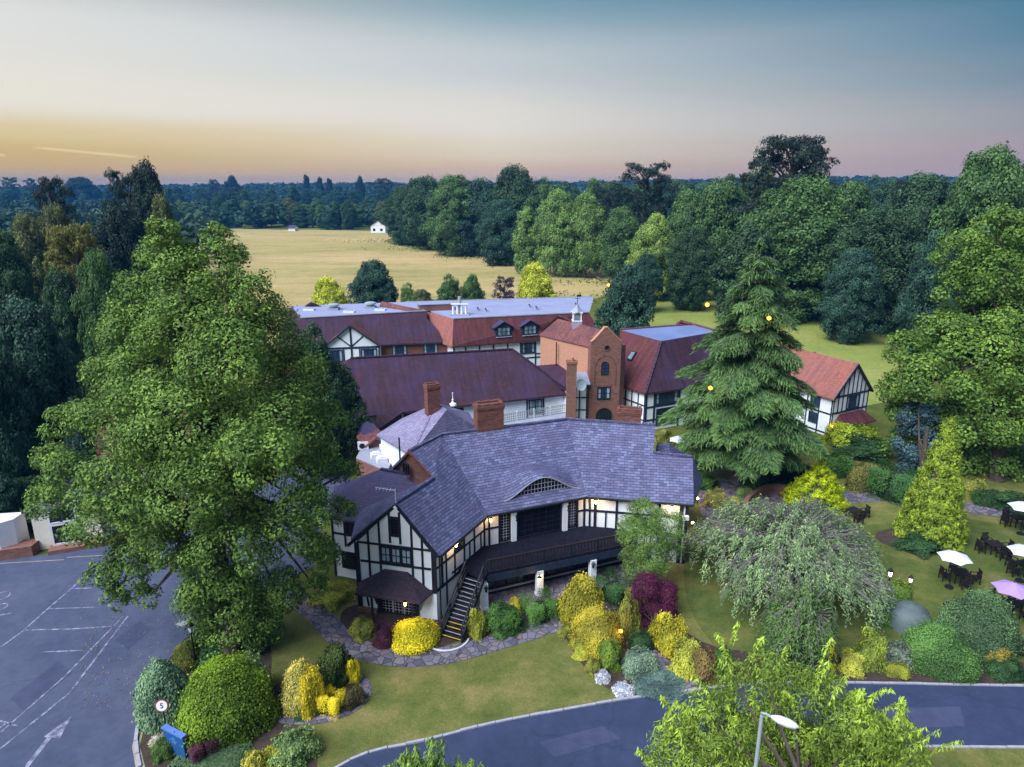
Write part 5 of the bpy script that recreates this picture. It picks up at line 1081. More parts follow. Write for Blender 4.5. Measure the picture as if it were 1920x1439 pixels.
# drooping tiered conifer
def tiered(name,px,py,top,label,colr,seed,Lmax,ntier,ls,per_m,droop=.28,hang=.5,base=.12,curve=.8,asp=.16,bark='grey_bark',kmin=6,kmax=10,tr_r=.5,side=.42):
    global R;R=np.random.RandomState(seed);b=P(px,py);Yd=b[1];Ht=zat(Yd,top);o=empty(name,(b[0],b[1],0),label,'tree')
    ps=[];nr=[];td=[];vr=[];m=MB();m.tube([(b[0],b[1],0),(b[0],b[1],Ht*.25),(b[0],b[1],Ht*.6),(b[0],b[1],Ht*.99)],[tr_r*1.4,tr_r*.9,tr_r*.55,.03],9)
    for ti in range(ntier):
        f_=ti/(ntier-1);z=Ht*(base+(1-base)*f_**.92);Lm=(Lmax*(1-f_)**curve+.25)*(.70 if ti==0 else .84 if ti==1 else 1);k=int(kmin+(kmax-kmin)*(1-f_));ph=R.rand()*6.28
        for j in range(k):
            a=ph+j*6.283/k+R.normal(0,.18);L_=Lm*R.uniform(.72,1.12);dx=np.array([math.cos(a),math.sin(a),0]);sd=np.array([-dx[1],dx[0],0]);z0=z+R.normal(0,.25)
            fn=lambda s:np.array([b[0],b[1],z0])+dx*L_*s+np.array([0,0,1])*L_*(.16*s-droop*1.6*s**2.4)
            m.tube([fn(0),fn(.35),fn(.7),fn(1.)],[.09*L_/Lmax+.02,.06*L_/Lmax+.015,.03,.01],4,False)
            nseg=max(4,int(L_/.28))
            bv=R.normal(.5,.1)
            for s_ in np.linspace(.14,1,nseg):
                c0=fn(s_);w=side*L_*(1.05-s_)**.75*(.35+min(1,s_*2.2)*.65)+.15
                for sg in(-1,1):
                    n_=max(2,int(per_m*w));u_=R.rand(n_);
                    q=c0+sd*sg*(u_*w)[:,None]+dx*(u_*w*.55+R.normal(0,.05,n_))[:,None]
                    q[:,2]-=u_**1.6*w*.45+R.uniform(0,hang,n_)*(.35+.65*u_)
                    ps.append(q);d_=sd*sg*.6+dx*.6+np.array([0,0,-.75]);td.append(d_+R.normal(0,.3,(n_,3)));nr.append(np.array([0,0,1.])+dx*.45+R.normal(0,.4,(n_,3)));vr.append(bv+.30*u_+.34*(s_-.62)+R.normal(0,.12,n_)-.12)  # leaf colour darkened towards the trunk, imitating shade inside the boughs
    ps=np.concatenate(ps);me=leaf_mesh('crown',ps,np.concatenate(nr),ls*R.uniform(.7,1.3,len(ps)),asp,np.concatenate(vr),np.concatenate(td))
    c=bpy.data.objects.new('crown',me);COL.objects.link(c);c.parent=o;c.location=(-b[0],-b[1],0);c.color=(*colr,1);m.build('trunk',bark,o);return o
tiered('deodar_cedar',1384,905,455,'giant drooping tiered conifer standing right behind the slate roof',lin(74,102,56),31,7.5,15,.29,38,droop=.21,base=.19,curve=.72,asp=.15,kmin=5,kmax=9,hang=.75)
def cypress(name,x0,y0,x1,y1,label,colr,seed,n,ls,asp=.22,power=.75,flare=.25,splay=.5):
    global R;R=np.random.RandomState(seed);cx=(x0+x1)/2;b=P(cx,y1);r=(x1-x0)/2/ppm(b[1]+.5,1);yb=b[1]+r*.85;b=np.array([xat(cx,yb,1),yb,0]);Ht=zat(yb,y0);o=empty(name,b,label,'tree')
    nc=int(n/46);ps=[];nr=[];td=[];vr=[]
    for i in range(nc):
        f_=1-math.sqrt(R.rand());f_=min(.985,f_*1.0);a=R.rand()*6.283;rr=r*((1-f_)**power)*(1-flare*max(0,.25-f_)*2)*R.uniform(.78,1.06)
        dx=np.array([math.cos(a),math.sin(a),0]);tip=np.array([0,0,Ht*f_])+dx*rr+np.array([0,0,.35*splay]);ax=dx*splay+np.array([0,0,1-.35*splay]);ax/=np.linalg.norm(ax)
        k=46;s=R.rand(k);q=tip-ax*(s*.55*(.6+r*.2))[:,None]+R.normal(0,.09+.05*r/2,(k,3))*(.3+s)[:,None];ps.append(q);nr.append(dx*.8+np.array([0,0,.5])+R.normal(0,.5,(k,3)));td.append(ax+R.normal(0,.3,(k,3)));vr.append(R.normal(.55,.1)-.38*s+.1+R.normal(0,.08,k))
    ps=np.concatenate(ps);me=leaf_mesh('crown',ps,np.concatenate(nr),ls*R.uniform(.7,1.3,len(ps)),asp,np.concatenate(vr),np.concatenate(td));c=bpy.data.objects.new('crown',me);COL.objects.link(c);c.parent=o;c.color=(*(v*.82 for v in colr),1)
    m=MB();m.tube([(0,0,0),(0,0,Ht*.5),(0,0,Ht*.93)],[.12,.08,.02],6);
    m.lathe((0,0,0),[(r*.5,.05),(r*.55,Ht*.15),(r*.35,Ht*.5),(.02,Ht*.85)],9);t_=m.build('trunk','bark',o,local=True);return o
cypress('golden_cypress',1466,868,1597,972,'vivid yellow-green pointed cypress above the weeping tree',lin(168,186,24),41,20000,.12,splay=.8,flare=.05)
cypress('tall_cypress',1682,775,1812,1034,'tall conical yellow-green conifer standing on the lawn',lin(134,156,50),42,40000,.13,power=.85,splay=.45,asp=.28,flare=.1)
cypress('slim_golden_cypress',1544,1188,1566,1285,'tiny slim golden flame-shaped cypress by the road',lin(150,150,20),43,2500,.07,power=.45,splay=.1)
hero('false_acacia',1215,41.5,[(1205,965,32,0),(1190,1000,38,0),(1245,990,40,0),(1212,1010,44,-1.2),(1222,1050,36,-1.5),(1200,1060,34,-.8),(1255,1035,28,-.5),(1215,1085,26,-1.3),(1180,1045,20,0)],'soft feathery green tree growing against the right bay of the inn',lin(108,136,66),.55,.07,(1212,1112),seed=24,ncl=1.0,asp=.3,hang=.3,tr_r=.14)
hero('purple_maple',1222,38,[(1210,1105,34,0),(1245,1115,30,0),(1195,1130,26,0),(1230,1150,36,-.5),(1255,1155,22,0),(1215,1175,20,-.3)],'deep purple-leaved Japanese maple in front of the feathery tree',lin(92,34,66),.55,.06,(1225,1192),seed=25,ncl=1.0,asp=.35,tr_r=.1)
# weeping silver tree: dome of hanging strands with bare grey stems
def weeping(name,x0,y0,x1,y1,label,colr,seed,nst):
    global R;R=np.random.RandomState(seed);cx=(x0+x1)/2;b=P(cx,y1-30);r=(x1-x0)/2/ppm(b[1]+1.5,3);yb=b[1]+r*.72;b=np.array([xat(cx,yb,2),yb,0]);Ht=zat(yb-.4*r,y0)*(.79 if r>3 else .98);o=empty(name,b,label,'tree')
    ps=[];nr=[];td=[];vr=[];m=MB();m.tube([(0,0,0),(.1,0,Ht*.3),(0,.1,Ht*.6)],[.28,.22,.14],8);st=MB()
    for i in range(nst):
        a=R.rand()*6.283;rr=r*math.sqrt(R.rand())*R.uniform(.82,1.12)*(1+.10*math.sin(a*5+seed));zz=Ht*(1-.46*min(1.1,rr/r)**2.2)*R.uniform(.84,1.05)*(1+.10*math.sin(a*3+seed)+.08*math.sin(a*7+rr*2.2)+.05*math.sin(rr*5))
        dx=np.array([math.cos(a),math.sin(a),0]);p0=dx*rr+np.array([0,0,zz]);Ls=R.uniform(.35,1.35)*(.5+.8*rr/r)*(1 if r>3 else 2.1);Ls=min(Ls,zz-.3);k=int(15+Ls*17)
        s=R.rand(k);q=p0+dx*(.5*s*(1-s*.4))[:,None]-np.array([0,0,1])*(Ls*s**1.3)[:,None]+R.normal(0,.09,(k,3));ps.append(q)
        td.append(np.array([0,0,-.6])+dx*.7+R.normal(0,.6,(k,3)));nr.append(dx*.6+np.array([0,0,.7])+R.normal(0,.5,(k,3)));vr.append(R.normal(.5,.14)+.25*(1-s)-.1+R.normal(0,.13,k))
        if i%3==0:
            j0=dx*rr*.15+np.array([0,0,Ht*.5]);st.tube([j0,(j0+p0)/2+np.array([0,0,.5]),p0+np.array([0,0,.14]),p0+dx*.45-np.array([0,0,Ls*.45])],[.06,.045,.03,.012],4,False)
    ps=np.concatenate(ps);me=leaf_mesh('crown',ps,np.concatenate(nr),.10*R.uniform(.7,1.3,len(ps)),.28,np.concatenate(vr),np.concatenate(td));c=bpy.data.objects.new('crown',me);COL.objects.link(c);c.parent=o;c.color=(*colr,1)
    m.build('trunk','grey_bark',o,local=True);st.build('branches','grey_bark',o,local=True);return o
weeping('weeping_pear',1296,962,1652,1195,'wide silvery weeping tree with grey arching stems on the lawn',lin(112,134,90),44,1900)
weeping('weeping_shrub',1440,1118,1560,1300,'dark green hanging shrub at the near foot of the silvery weeping tree',lin(82,108,56),45,420)
# bright cherry close to the camera: long arching shoots with paired drooping leaves
def cherry(name,base,Ht,r,label,colr,seed,nsh,ls=.13,crown_z=.3):
    global R;R=np.random.RandomState(seed);b=np.array([base[0],base[1],0.]);o=empty(name,b,label,'tree');ps=[];nr=[];td=[];vr=[];m=MB();m.tube([(0,0,0),(.1,0,Ht*.2),(0,.1,Ht*.4)],[.26,.2,.15],8)
    hubs=[(-.55,.1,.72),(-.2,-.35,.85),(-.35,.35,.95),(.05,.1,.86),(.35,-.3,.70),(.55,.25,.66),(.95,.0,.52),(1.15,-.25,.42),(-.8,-.3,.55),(.2,-.6,.6),(.75,-.5,.46)] if nsh>200 else [(0,0,.9),(-.4,.1,.8),(.45,0,.82)]
    for i in range(nsh):
        hb_=hubs[i%len(hubs)];a=R.rand()*6.283;q=R.rand()**.6*.52;e=np.array([(hb_[0]+math.cos(a)*q)*r,(hb_[1]+math.sin(a)*q)*r,Ht*(hb_[2]-.55*q**1.6)*R.uniform(.82,1.08)]);s0=np.array([0,0,Ht*R.uniform(.22,.42)])+e*np.array([.25,.25,0])*R.rand()
        mid=(s0+e)/2+np.array([0,0,R.uniform(-.3,1.1)]);L_=np.linalg.norm(e-s0);n=int(L_/.045);t_=np.linspace(.25,1,n)[:,None]
        line=(1-t_)**2*s0+2*t_*(1-t_)*mid+t_**2*e;dv=e-mid;dv/=np.linalg.norm(dv)
        if i%2==0:m.tube([s0,(s0+mid)/2,mid,(mid+e)/2,e],[.05,.035,.022,.012,.005],4,False)
        bv=R.normal(.5,.13)
        for rep in range(3):
            an=R.rand(n)*6.283;off=np.stack([np.cos(an),np.sin(an),np.zeros(n)],1);w=R.uniform(.04,.42,n)[:,None]*(1.25-t_*.75)*(.6+.4*np.sin(t_*40+i))
            ps.append(line+off*w-np.array([0,0,1])*w*.8);td.append(off*.55+np.array([0,0,-1.])+R.normal(0,.2,(n,3)));nr.append(off*.8+np.array([0,0,.55])+R.normal(0,.3,(n,3)));vr.append(bv-.12+.25*t_[:,0]+R.normal(0,.12,n))
    ps=np.concatenate(ps);me=leaf_mesh('crown',ps,np.concatenate(nr),ls*R.uniform(.6,1.25,len(ps)),.3,np.concatenate(vr),np.concatenate(td));c=bpy.data.objects.new('crown',me);COL.objects.link(c);c.parent=o;c.color=(*colr,1);m.build('trunk','bark',o,local=True);return o
ch=hero('cherry_tree',1450,24.3,jit([(1335,1355,72),(1420,1320,74),(1500,1335,78),(1600,1385,82),(1275,1420,66),(1400,1420,100),(1520,1450,105),(1680,1425,70),(1235,1440,36),(1372,1262,34),(1435,1258,38),(1490,1270,30),(1555,1290,38),(1350,1460,110),(1600,1480,120),(1470,1500,150),(1270,1370,30),(1650,1380,30)],1.8,9),'bright lime-green cherry with long arching shoots nearest the camera, behind the street lamp',lin(118,142,52),.42,.10,(1470,1680),seed=46,ncl=.9,asp=.3,hang=.62,flat=.8,ub=.5,tr_r=.24)
def shoots(o,ends,seed,colr,ls):
    global R;R=np.random.RandomState(seed);b=np.array(o.location);ps=[];nr=[];td=[];vr=[];m=MB()
    for px_,py_,dx_ in ends:
        e=PY(px_,py_,23.6+R.uniform(-1.2,1.2));s0=e+np.array([-dx_*R.uniform(.8,1.6),R.uniform(-.3,.6),-R.uniform(1.1,2.0)]);mid=(s0+e)/2+np.array([-dx_*.1,0,.35]);n=34;t_=np.linspace(0,1,n)[:,None];line=(1-t_)**2*s0+2*t_*(1-t_)*mid+t_**2*e
        m.tube([s0,(s0+mid)/2*1.,(mid+e)/2,e],[.03,.022,.012,.004],4,False)
        for rep_ in range(3):
            an=R.rand(n)*6.283;off=np.stack([np.cos(an),np.sin(an)*.8,np.zeros(n)],1);w=R.uniform(.03,.16,n)[:,None];ps.append(line+off*w-np.array([0,0,1])*w*.9);td.append(off*.5+np.array([0,0,-1.])+R.normal(0,.25,(n,3)));nr.append(off*.8+np.array([0,0,.5])+R.normal(0,.35,(n,3)));vr.append(.55+.2*t_[:,0]+R.normal(0,.14,n))
    ps=np.concatenate(ps);me=leaf_mesh('shoot_leaves',ps,np.concatenate(nr),ls*R.uniform(.6,1.25,len(ps)),.3,np.concatenate(vr),np.concatenate(td));c=bpy.data.objects.new('shoot_leaves',me);COL.objects.link(c);c.parent=o;c.location=(-b[0],-b[1],0);c.color=(*colr,1);m.build('shoots','bark',o)
_r=np.random.RandomState(5)
shoots(ch,[(1385,1168,.0),(1345,1185,-.5),(1350,1235,-.6),(1430,1195,.1),(1480,1210,.3),(1300,1265,-.8),(1240,1305,-.9),(1195,1405,-1),(1560,1195,.2),(1555,1240,.5),(1620,1290,.8),(1670,1290,.7),(1700,1315,1),(1760,1370,1),(1805,1388,1.2),(1735,1365,1),(1590,1265,.4),(1230,1360,-1),(1280,1340,-.7)]+[(_r.uniform(1260,1700),_r.uniform(1290,1430),_r.uniform(-1,1)) for _ in range(84)],77,lin(132,156,56),.12)
cherry('young_tree',(-3.0,20.8),7.0,2.5,'small green tree top peeping in at the bottom edge',lin(96,122,52),47,120,.10)
# ------------------------------------------------------------------ shrubs (unit meshes, radius 1, height 1)
def lib_bush(seed,n,ls,lump,box=0,asp=.6,up_=.3,core=.86,spiky=0):
    global R;R=np.random.RandomState(seed);d=sph(n);d[:,2]=abs(d[:,2])*1.15-.15;d/=np.linalg.norm(d,axis=1,keepdims=True)
    if box: e=np.sign(d)*np.abs(d)**(1-box);d=e/np.max(np.abs(e),axis=1,keepdims=True)*(.8+.2*np.linalg.norm(e,axis=1,keepdims=True)/1.3)
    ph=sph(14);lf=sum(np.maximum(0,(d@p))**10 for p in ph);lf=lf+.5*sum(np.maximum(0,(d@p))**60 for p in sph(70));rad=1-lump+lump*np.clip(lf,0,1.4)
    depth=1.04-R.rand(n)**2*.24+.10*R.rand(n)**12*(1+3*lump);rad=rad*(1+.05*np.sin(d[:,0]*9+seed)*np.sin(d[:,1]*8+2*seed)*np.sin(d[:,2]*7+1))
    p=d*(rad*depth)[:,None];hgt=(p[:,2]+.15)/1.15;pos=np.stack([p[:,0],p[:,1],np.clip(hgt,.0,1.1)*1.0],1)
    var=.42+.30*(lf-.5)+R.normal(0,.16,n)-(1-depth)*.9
    td=None
    if spiky: td=d+R.normal(0,.5,(n,3))+np.array([0,0,.4])
    nr=d*(1-spiky*.8)+R.normal(0,.45,(n,3))+np.array([0,0,up_]);
    cd_=sph(260)*0
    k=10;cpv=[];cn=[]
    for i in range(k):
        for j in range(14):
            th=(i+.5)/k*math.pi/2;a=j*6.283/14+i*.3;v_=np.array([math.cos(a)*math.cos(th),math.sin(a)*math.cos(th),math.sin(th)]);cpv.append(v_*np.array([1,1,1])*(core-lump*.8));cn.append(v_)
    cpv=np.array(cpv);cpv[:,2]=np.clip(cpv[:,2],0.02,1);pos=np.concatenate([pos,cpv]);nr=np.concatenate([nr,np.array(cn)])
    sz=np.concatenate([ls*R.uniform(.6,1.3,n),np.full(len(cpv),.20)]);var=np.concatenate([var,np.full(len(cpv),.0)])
    if td is not None: td=np.concatenate([td,R.normal(size=(len(cpv),3))])
    return leaf_mesh('foliage',pos,nr,sz,asp,var,td)
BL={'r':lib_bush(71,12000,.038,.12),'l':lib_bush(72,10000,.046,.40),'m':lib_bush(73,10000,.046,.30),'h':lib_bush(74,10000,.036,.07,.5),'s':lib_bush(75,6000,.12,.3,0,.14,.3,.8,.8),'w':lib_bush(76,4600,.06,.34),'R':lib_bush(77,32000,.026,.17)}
R=np.random.RandomState(80)
def bush(x0,y0,x1,y1,k,c_,label,cat='shrub',name='shrub',hs=1.,ry=1.,rot=None,group=None):
    cx=(x0+x1)/2;b=P(cx,y1);r=(x1-x0)/2/ppm(b[1]+.4,.5);yb=b[1]+r*ry*.92;ht=max(.25,zat(yb+r*ry*.35,y0))*hs;x=xat(cx,yb,ht*.4)
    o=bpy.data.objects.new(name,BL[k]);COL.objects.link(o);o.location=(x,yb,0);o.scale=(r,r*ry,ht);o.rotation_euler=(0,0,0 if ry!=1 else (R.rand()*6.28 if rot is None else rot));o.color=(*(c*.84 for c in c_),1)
    return tag(o,label,cat,group)
yel=lin(186,176,56);yg=lin(152,158,58);gr=lin(64,98,42);gdk=lin(46,76,42);sg=lin(104,128,104);pur=lin(66,36,52);olv=lin(116,122,52);wht=lin(196,200,206)
bush(734,1162,826,1228,'r',lin(212,200,40),'brightest yellow dome shrub beside the foot of the black staircase')
bush(657,1158,706,1203,'m',olv,'small yellow-olive shrub left of the porch')
bush(700,1168,742,1215,'l',pur,'dark purple shrub in front of the porch door')
bush(585,1095,660,1142,'l',yg,'yellow-green shrub at the lime tree side of the inn wall')
bush(876,1142,908,1202,'l',yg,'narrow yellow-green shrub just right of the staircase')
bush(906,1132,984,1196,'m',gr,'rounded mid green shrub second from the staircase')
bush(952,1122,984,1152,'l',yel,'small bright yellow shrub tucked between the two hedges')
bush(982,1118,1042,1172,'h',gr,'clipped box-shaped green hedge beside the middle column','hedge','hedge')
bush(1048,1080,1134,1188,'r',lin(158,152,48),'tall egg-shaped golden shrub right of the clipped hedge')
bush(1120,1082,1180,1135,'h',gdk,'dark clipped hedge under the feathery tree','hedge','hedge')
bush(1072,1142,1174,1240,'R',lin(150,144,48),'large golden dome shrub with a warm garden light on its right')
bush(1048,1172,1078,1198,'l',olv,'little olive shrub at the path end')
bush(1070,1200,1110,1236,'l',yg,'low yellow-green shrub at the left foot of the large golden dome')
bush(1158,1112,1196,1206,'l',olv,'upright yellow-green shrub between golden dome and purple maple')
bush(1222,1148,1284,1232,'l',lin(164,160,46),'yellow shrub right below the purple maple')
bush(1258,1198,1318,1272,'l',lin(150,156,60),'pale yellow-green shrub right of the garden path')
bush(1290,1212,1346,1284,'m',lin(108,96,56),'bronze-green shrub nearest the path mouth')
bush(1336,1214,1374,1280,'m',gr,'small green shrub left of the cherry shoots')
bush(1120,1198,1166,1262,'m',lin(96,120,44),'green shrub at the near side of the large golden dome')
bush(1164,1216,1232,1276,'m',sg,'grey-green rounded shrub above the lavender')
bush(1098,1236,1128,1268,'m',olv,'small bronze shrub beside the white flowers')
bush(1116,1252,1142,1284,'w',wht,'upper left of two white-flowered clumps at the lawn edge','flowering plant')
bush(1148,1278,1186,1308,'w',wht,'lower right of two white-flowered clumps at the lawn edge','flowering plant')
bush(1188,1264,1276,1312,'s',lin(88,112,104),'blue-green spiky lavender clump by the road kerb','lavender','lavender')
bush(1180,1186,1226,1226,'m',gdk,'dark low shrub in the gap under the purple maple')
bush(336,1238,512,1416,'R',lin(98,124,34),'huge bright green rounded shrub right of the round sign')
bush(257,1234,362,1372,'r',lin(98,126,96),'large variegated grey-green dome shrub at the car park edge')
bush(420,1222,498,1330,'m',lin(112,136,84),'pale silvery shrub behind the huge bright green one')
bush(325,1202,380,1262,'r',lin(88,96,36),'small olive dome shrub at the foot of the lamp post')
bush(360,1180,500,1260,'m',gdk,'dark ground shrub under the lime trunk')
bush(286,1384,328,1432,'m',lin(80,108,50),'small round green shrub left of the blue sign')
bush(284,1376,318,1404,'w',lin(190,190,170),'pale flowering clump beside the blue sign','flowering plant')
bush(355,1382,400,1432,'h',pur,'square dark purple hedge right of the blue sign','hedge','hedge')
bush(330,1410,470,1475,'m',lin(74,98,64),'grey-green low shrub along the bottom edge under the blue sign')
bush(455,1400,500,1460,'w',lin(180,176,70),'yellow-variegated shrub at the bottom edge')
bush(500,1362,592,1452,'w',lin(116,140,80),'white-flowering green shrub at the bottom left of the lawn')
bush(488,1400,556,1455,'s',lin(150,150,48),'spiky yellow-green grass clump at the bottom edge','ornamental grass','grass_clump')
bush(530,1240,608,1346,'r',lin(172,166,84),'pale yellow variegated shrub in the round island bed')
bush(556,1250,606,1348,'m',lin(176,164,40),'bright yellow shrub against the pale one in the island bed')
bush(590,1210,664,1302,'l',lin(66,84,38),'dark olive-green feathery shrub at the back of the island bed')
bush(604,1298,642,1346,'h',lin(180,172,40),'small bright yellow clipped shrub at the front of the island bed')
bush(648,1238,674,1290,'l',lin(200,190,30),'slim vivid yellow shrub at the right side of the island bed')
bush(640,1282,682,1332,'m',lin(74,70,44),'dull brown-green shrub at the right of the island bed')
bush(545,1325,600,1350,'l',gdk,'dark low plant at the front of the island bed')
# shrubs right
bush(1705,1168,1826,1282,'R',lin(74,108,54),'big round green shrub by the road, right of the slim golden cypress')
bush(1772,1112,1900,1250,'R',lin(82,110,72),'larger grey-green round shrub behind the one by the road')
bush(1838,1198,1896,1256,'l',lin(120,110,44),'bronze-orange shrub at the foot of the right round shrub')
bush(1574,1222,1626,1268,'l',lin(158,164,66),'yellow-green rounded shrub right of the slim golden cypress')
bush(1606,1180,1660,1262,'l',lin(122,140,56),'loose yellow-green shrub left of the white-flowered one')
bush(1652,1196,1708,1258,'w',lin(110,124,104),'dark shrub flecked with white flowers beside the big round shrub')
bush(1664,1242,1704,1276,'m',lin(128,136,48),'low yellow-green plant by the kerb')
bush(1662,1090,1710,1146,'m',lin(96,124,48),'green shrub with yellow top beside the garden lamps')
bush(1668,1090,1700,1116,'l',yel,'yellow crown of the shrub between the two garden lamps')
bush(1858,1235,1918,1284,'l',gdk,'dark low shrub at the right end of the road border')
bush(1550,792,1645,852,'m',lin(122,142,36),'bright spreading shrub before the cottage porch')
bush(1560,812,1665,868,'l',gdk,'dark spreading juniper under the bright shrub')
bush(1590,868,1642,926,'m',lin(104,104,52),'yellowish bronze shrub left of the dark garden hedge')
bush(1642,880,1712,946,'h',lin(48,80,40),'dark green clipped hedge behind the lawn path','hedge','hedge')
bush(1535,850,1600,900,'m',gr,'green shrub below the conifer, right side')
bush(1320,918,1364,956,'m',lin(136,136,72),'yellowish rounded shrub left of the terrace')
bush(1358,930,1392,962,'r',lin(140,140,44),'small golden ball shrub beside the terrace')
bush(1380,912,1412,936,'m',lin(104,124,72),'small pale green shrub at the conifer trunk')
bush(1300,890,1345,922,'l',gr,'green shrub beside the inn corner under the conifer')
bush(1395,870,1450,925,'l',gdk,'olive shrub behind the conifer trunk')
bush(1460,870,1530,915,'l',gdk,'shadowed shrub right of the conifer trunk')
bush(1840,920,1930,965,'l',gdk,'dark blue-green low shrub bank behind the tables')
bush(1800,895,1845,930,'m',olv,'olive shrub behind the tall conical conifer')
bush(1685,1000,1762,1046,'l',gdk,'dark low planting around the foot of the tall conical conifer')
bush(1225,805,1262,838,'l',olv,'yellow-green shrub behind the right end of the slate roof')
bush(1350,480,1420,530,'l',gdk,'dark shrub mound at the meadow gate') if False else None
bush(1240,545,1330,566,'l',gdk,'low dark hedge along the near edge of the wood by the orange light','hedge','hedge',ry=.4)
bush(1640,1135,1700,1180,'m',gr,'green shrub covering the end of the stone wall')
o=MB().lathe((*P(1742,1215)[:2],0),[(1.3,0),(1.27,.5),(1.0,1.05),(.6,1.35),(0,1.48)],20).build('boulder_dome','dome_grey',smooth=True);o.location=(.0,2.2,0);tag(o,'grey smooth dome rock or cover behind the big round shrub','dome')
# ================================================================== furniture, lamps, signs
def chair_at(x,y,rz,label,group='dark wooden garden armchairs'):
    o=empty('garden_chair',(x,y,0),label,'chair',group,rz)
    if not CH:
        CH['seat']=MB().box((0,0,.43),(.52,.5,.06)).mesh('seat','dark_wood')
        m=MB();
        for i in range(6): m.box((-.2+.08*i,.24,.72),(.045,.03,.46))
        m.box((0,.24,.96),(.54,.04,.08)).box((0,.24,.5),(.54,.04,.05));CH['backrest']=m.mesh('backrest','dark_wood')
        CH['arm']=MB().box((0,0,.66),(.06,.5,.04)).mesh('arm','dark_wood');CH['leg']=MB().box((0,0,.33),(.06,.06,.66)).mesh('leg','dark_wood')
    for nm,x_,y_ in(('seat',0,0),('backrest',0,0),('arm',-.27,0),('arm',.27,0),('leg',-.25,-.22),('leg',.25,-.22),('leg',-.25,.22),('leg',.25,.22)):
        c=bpy.data.objects.new(nm,CH[nm]);COL.objects.link(c);c.parent=o;c.location=(x_,y_,0)
    return o
CH={}
def table_at(x,y,rz,label):
    o=empty('garden_table',(x,y,0),label,'table','dark wooden garden tables',rz)
    m=MB()
    for i in range(7): m.box((-.45+.15*i,0,.73),(.135,1.0,.04))
    m.box((0,0,.67),(.95,.9,.07));m.build('table_top','dark_wood',o,local=True)
    for sx_ in(-.42,.42):
        for sy in(-.4,.4): MB().box((sx_,sy,.33),(.07,.07,.66)).build('leg','dark_wood',o,local=True)
    return o
def parasol(px,py,wpx,mat,label,Yd=None,pz=2.45,sides=6):
    q=P(px,py,pz);r=wpx/2/ppm(q[1],pz);o=empty('parasol',(q[0],q[1],0),label,'parasol')
    n=sides;a=[i*2*math.pi/n+.3 for i in range(n)]
    for i in range(n):
        j=(i+1)%n;p0=(0,0,pz+.28);p1=(r*math.cos(a[i]),r*math.sin(a[i]),pz-.2);p2=(r*math.cos(a[j]),r*math.sin(a[j]),pz-.2);mm=[(p1[k]+p2[k])/2*(1 if k==2 else .95) for k in range(3)];mm[2]+=.04
        MB().slab([p0,p1,mm,p2],(0,0,-.015)).build('canopy_panel',mat,o,local=True)
    m=MB()
    for i in range(n): m.tube([(0,0,pz+.22),(r*.97*math.cos(a[i]),r*.97*math.sin(a[i]),pz-.22)],.012,4)
    m.build('ribs','dark_wood',o,local=True)
    MB().tube([(0,0,0),(0,0,pz+.36)],.028,8).build('pole','dark_wood',o,local=True);MB().lathe((0,0,0),[(0,.12),(.26,.1),(.28,0)],12).build('base','black_metal',o,local=True)
    return o,q
SETS=[(1798,1090,'below the front white parasol'),(1862,1036,'in the middle of the lawn, no parasol'),(1905,985,'under the rear white parasol at the right edge'),(1918,1075,'under the half-seen right white parasol'),(1893,1148,'under the purple parasol')]
for k_,(px_,py_,w_) in enumerate(SETS):
    q=P(px_,py_);rz=.15*k_-.2;table_at(q[0],q[1],rz,'dark slatted garden table '+w_)
    for a,nm in((0,'nearest the camera'),(1,'on the right'),(2,'farthest from the camera'),(3,'on the left')):
        an=rz-math.pi/2+a*math.pi/2;d=.95;chair_at(q[0]+d*math.cos(an),q[1]+d*math.sin(an),an-math.pi/2+.1*R.normal(),'dark armchair '+nm.replace('farthest from the camera','farthest back').replace('nearest the camera','nearest')+' at table '+w_)
q=P(1600,972);table_at(q[0],q[1],.5,'dark garden table half hidden beside the yellow-green pointed cypress');chair_at(q[0]+1.0,q[1]+.2,-1.3,'lone dark armchair right of the yellow-green pointed cypress');chair_at(q[0]-.1,q[1]-1,3.3,'dark armchair in front of the table by the yellow-green cypress')
parasol(1791,1041,60,'umbrella_white','white parasol nearest the tall conical conifer');parasol(1900,1100,70,'umbrella_purple','purple parasol at the right edge');parasol(1925,1030,62,'umbrella_white','white parasol cut by the right edge, above the purple one');parasol(1925,948,60,'umbrella_white','rear white parasol at the right edge, farthest back')
parasol(1272,822,36,'umbrella_white','left of two white parasols behind the right roof end, under the conifer');parasol(1292,826,30,'umbrella_white','right of two white parasols behind the right roof end, under the conifer')
q=P(1308,880);table_at(q[0],q[1],.2,'dark patio table on the terrace right of the slate roof end')
def light(o,loc,e,c=(1,.6,.25),r=.15):
    l=bpy.data.lights.new('lamp_light','POINT');l.energy=e;l.color=c;l.shadow_soft_size=r;b=bpy.data.objects.new('lamp_light',l);COL.objects.link(b);b.parent=o;b.location=loc;return b
def wall_light(p,label,n=(0,-1,0),e=18,lantern=True,mat='lamp_warm'):
    o=empty('wall_lantern',p,label,'lantern');n=np.array(n,float)
    MB().bar((0,0,.2),tuple(n*.22+np.array([0,0,.22])),.04,.04,(0,0,1)).build('bracket','black_metal',o,local=True)
    c=n*.22;MB().lathe((c[0],c[1],0),[(0,-.16),(.06,-.15),(.1,.12),(0,.13)],8).build('glass',mat,o,local=True)
    MB().lathe((c[0],c[1],0),[(.15,.12),(.1,.2),(.0,.28)],8).build('cap','black_metal',o,local=True)
    if e: light(o,tuple(n*.42),e)
    return o
wall_light(r.p(rx(1117),4.45,.1),'lit wall lantern under the eave where the slate roof bends',r.n3,30)
wall_light(r.p(rx(1258),4.4,.06),'lit eave light behind the top of the feathery tree',r.n3,26)
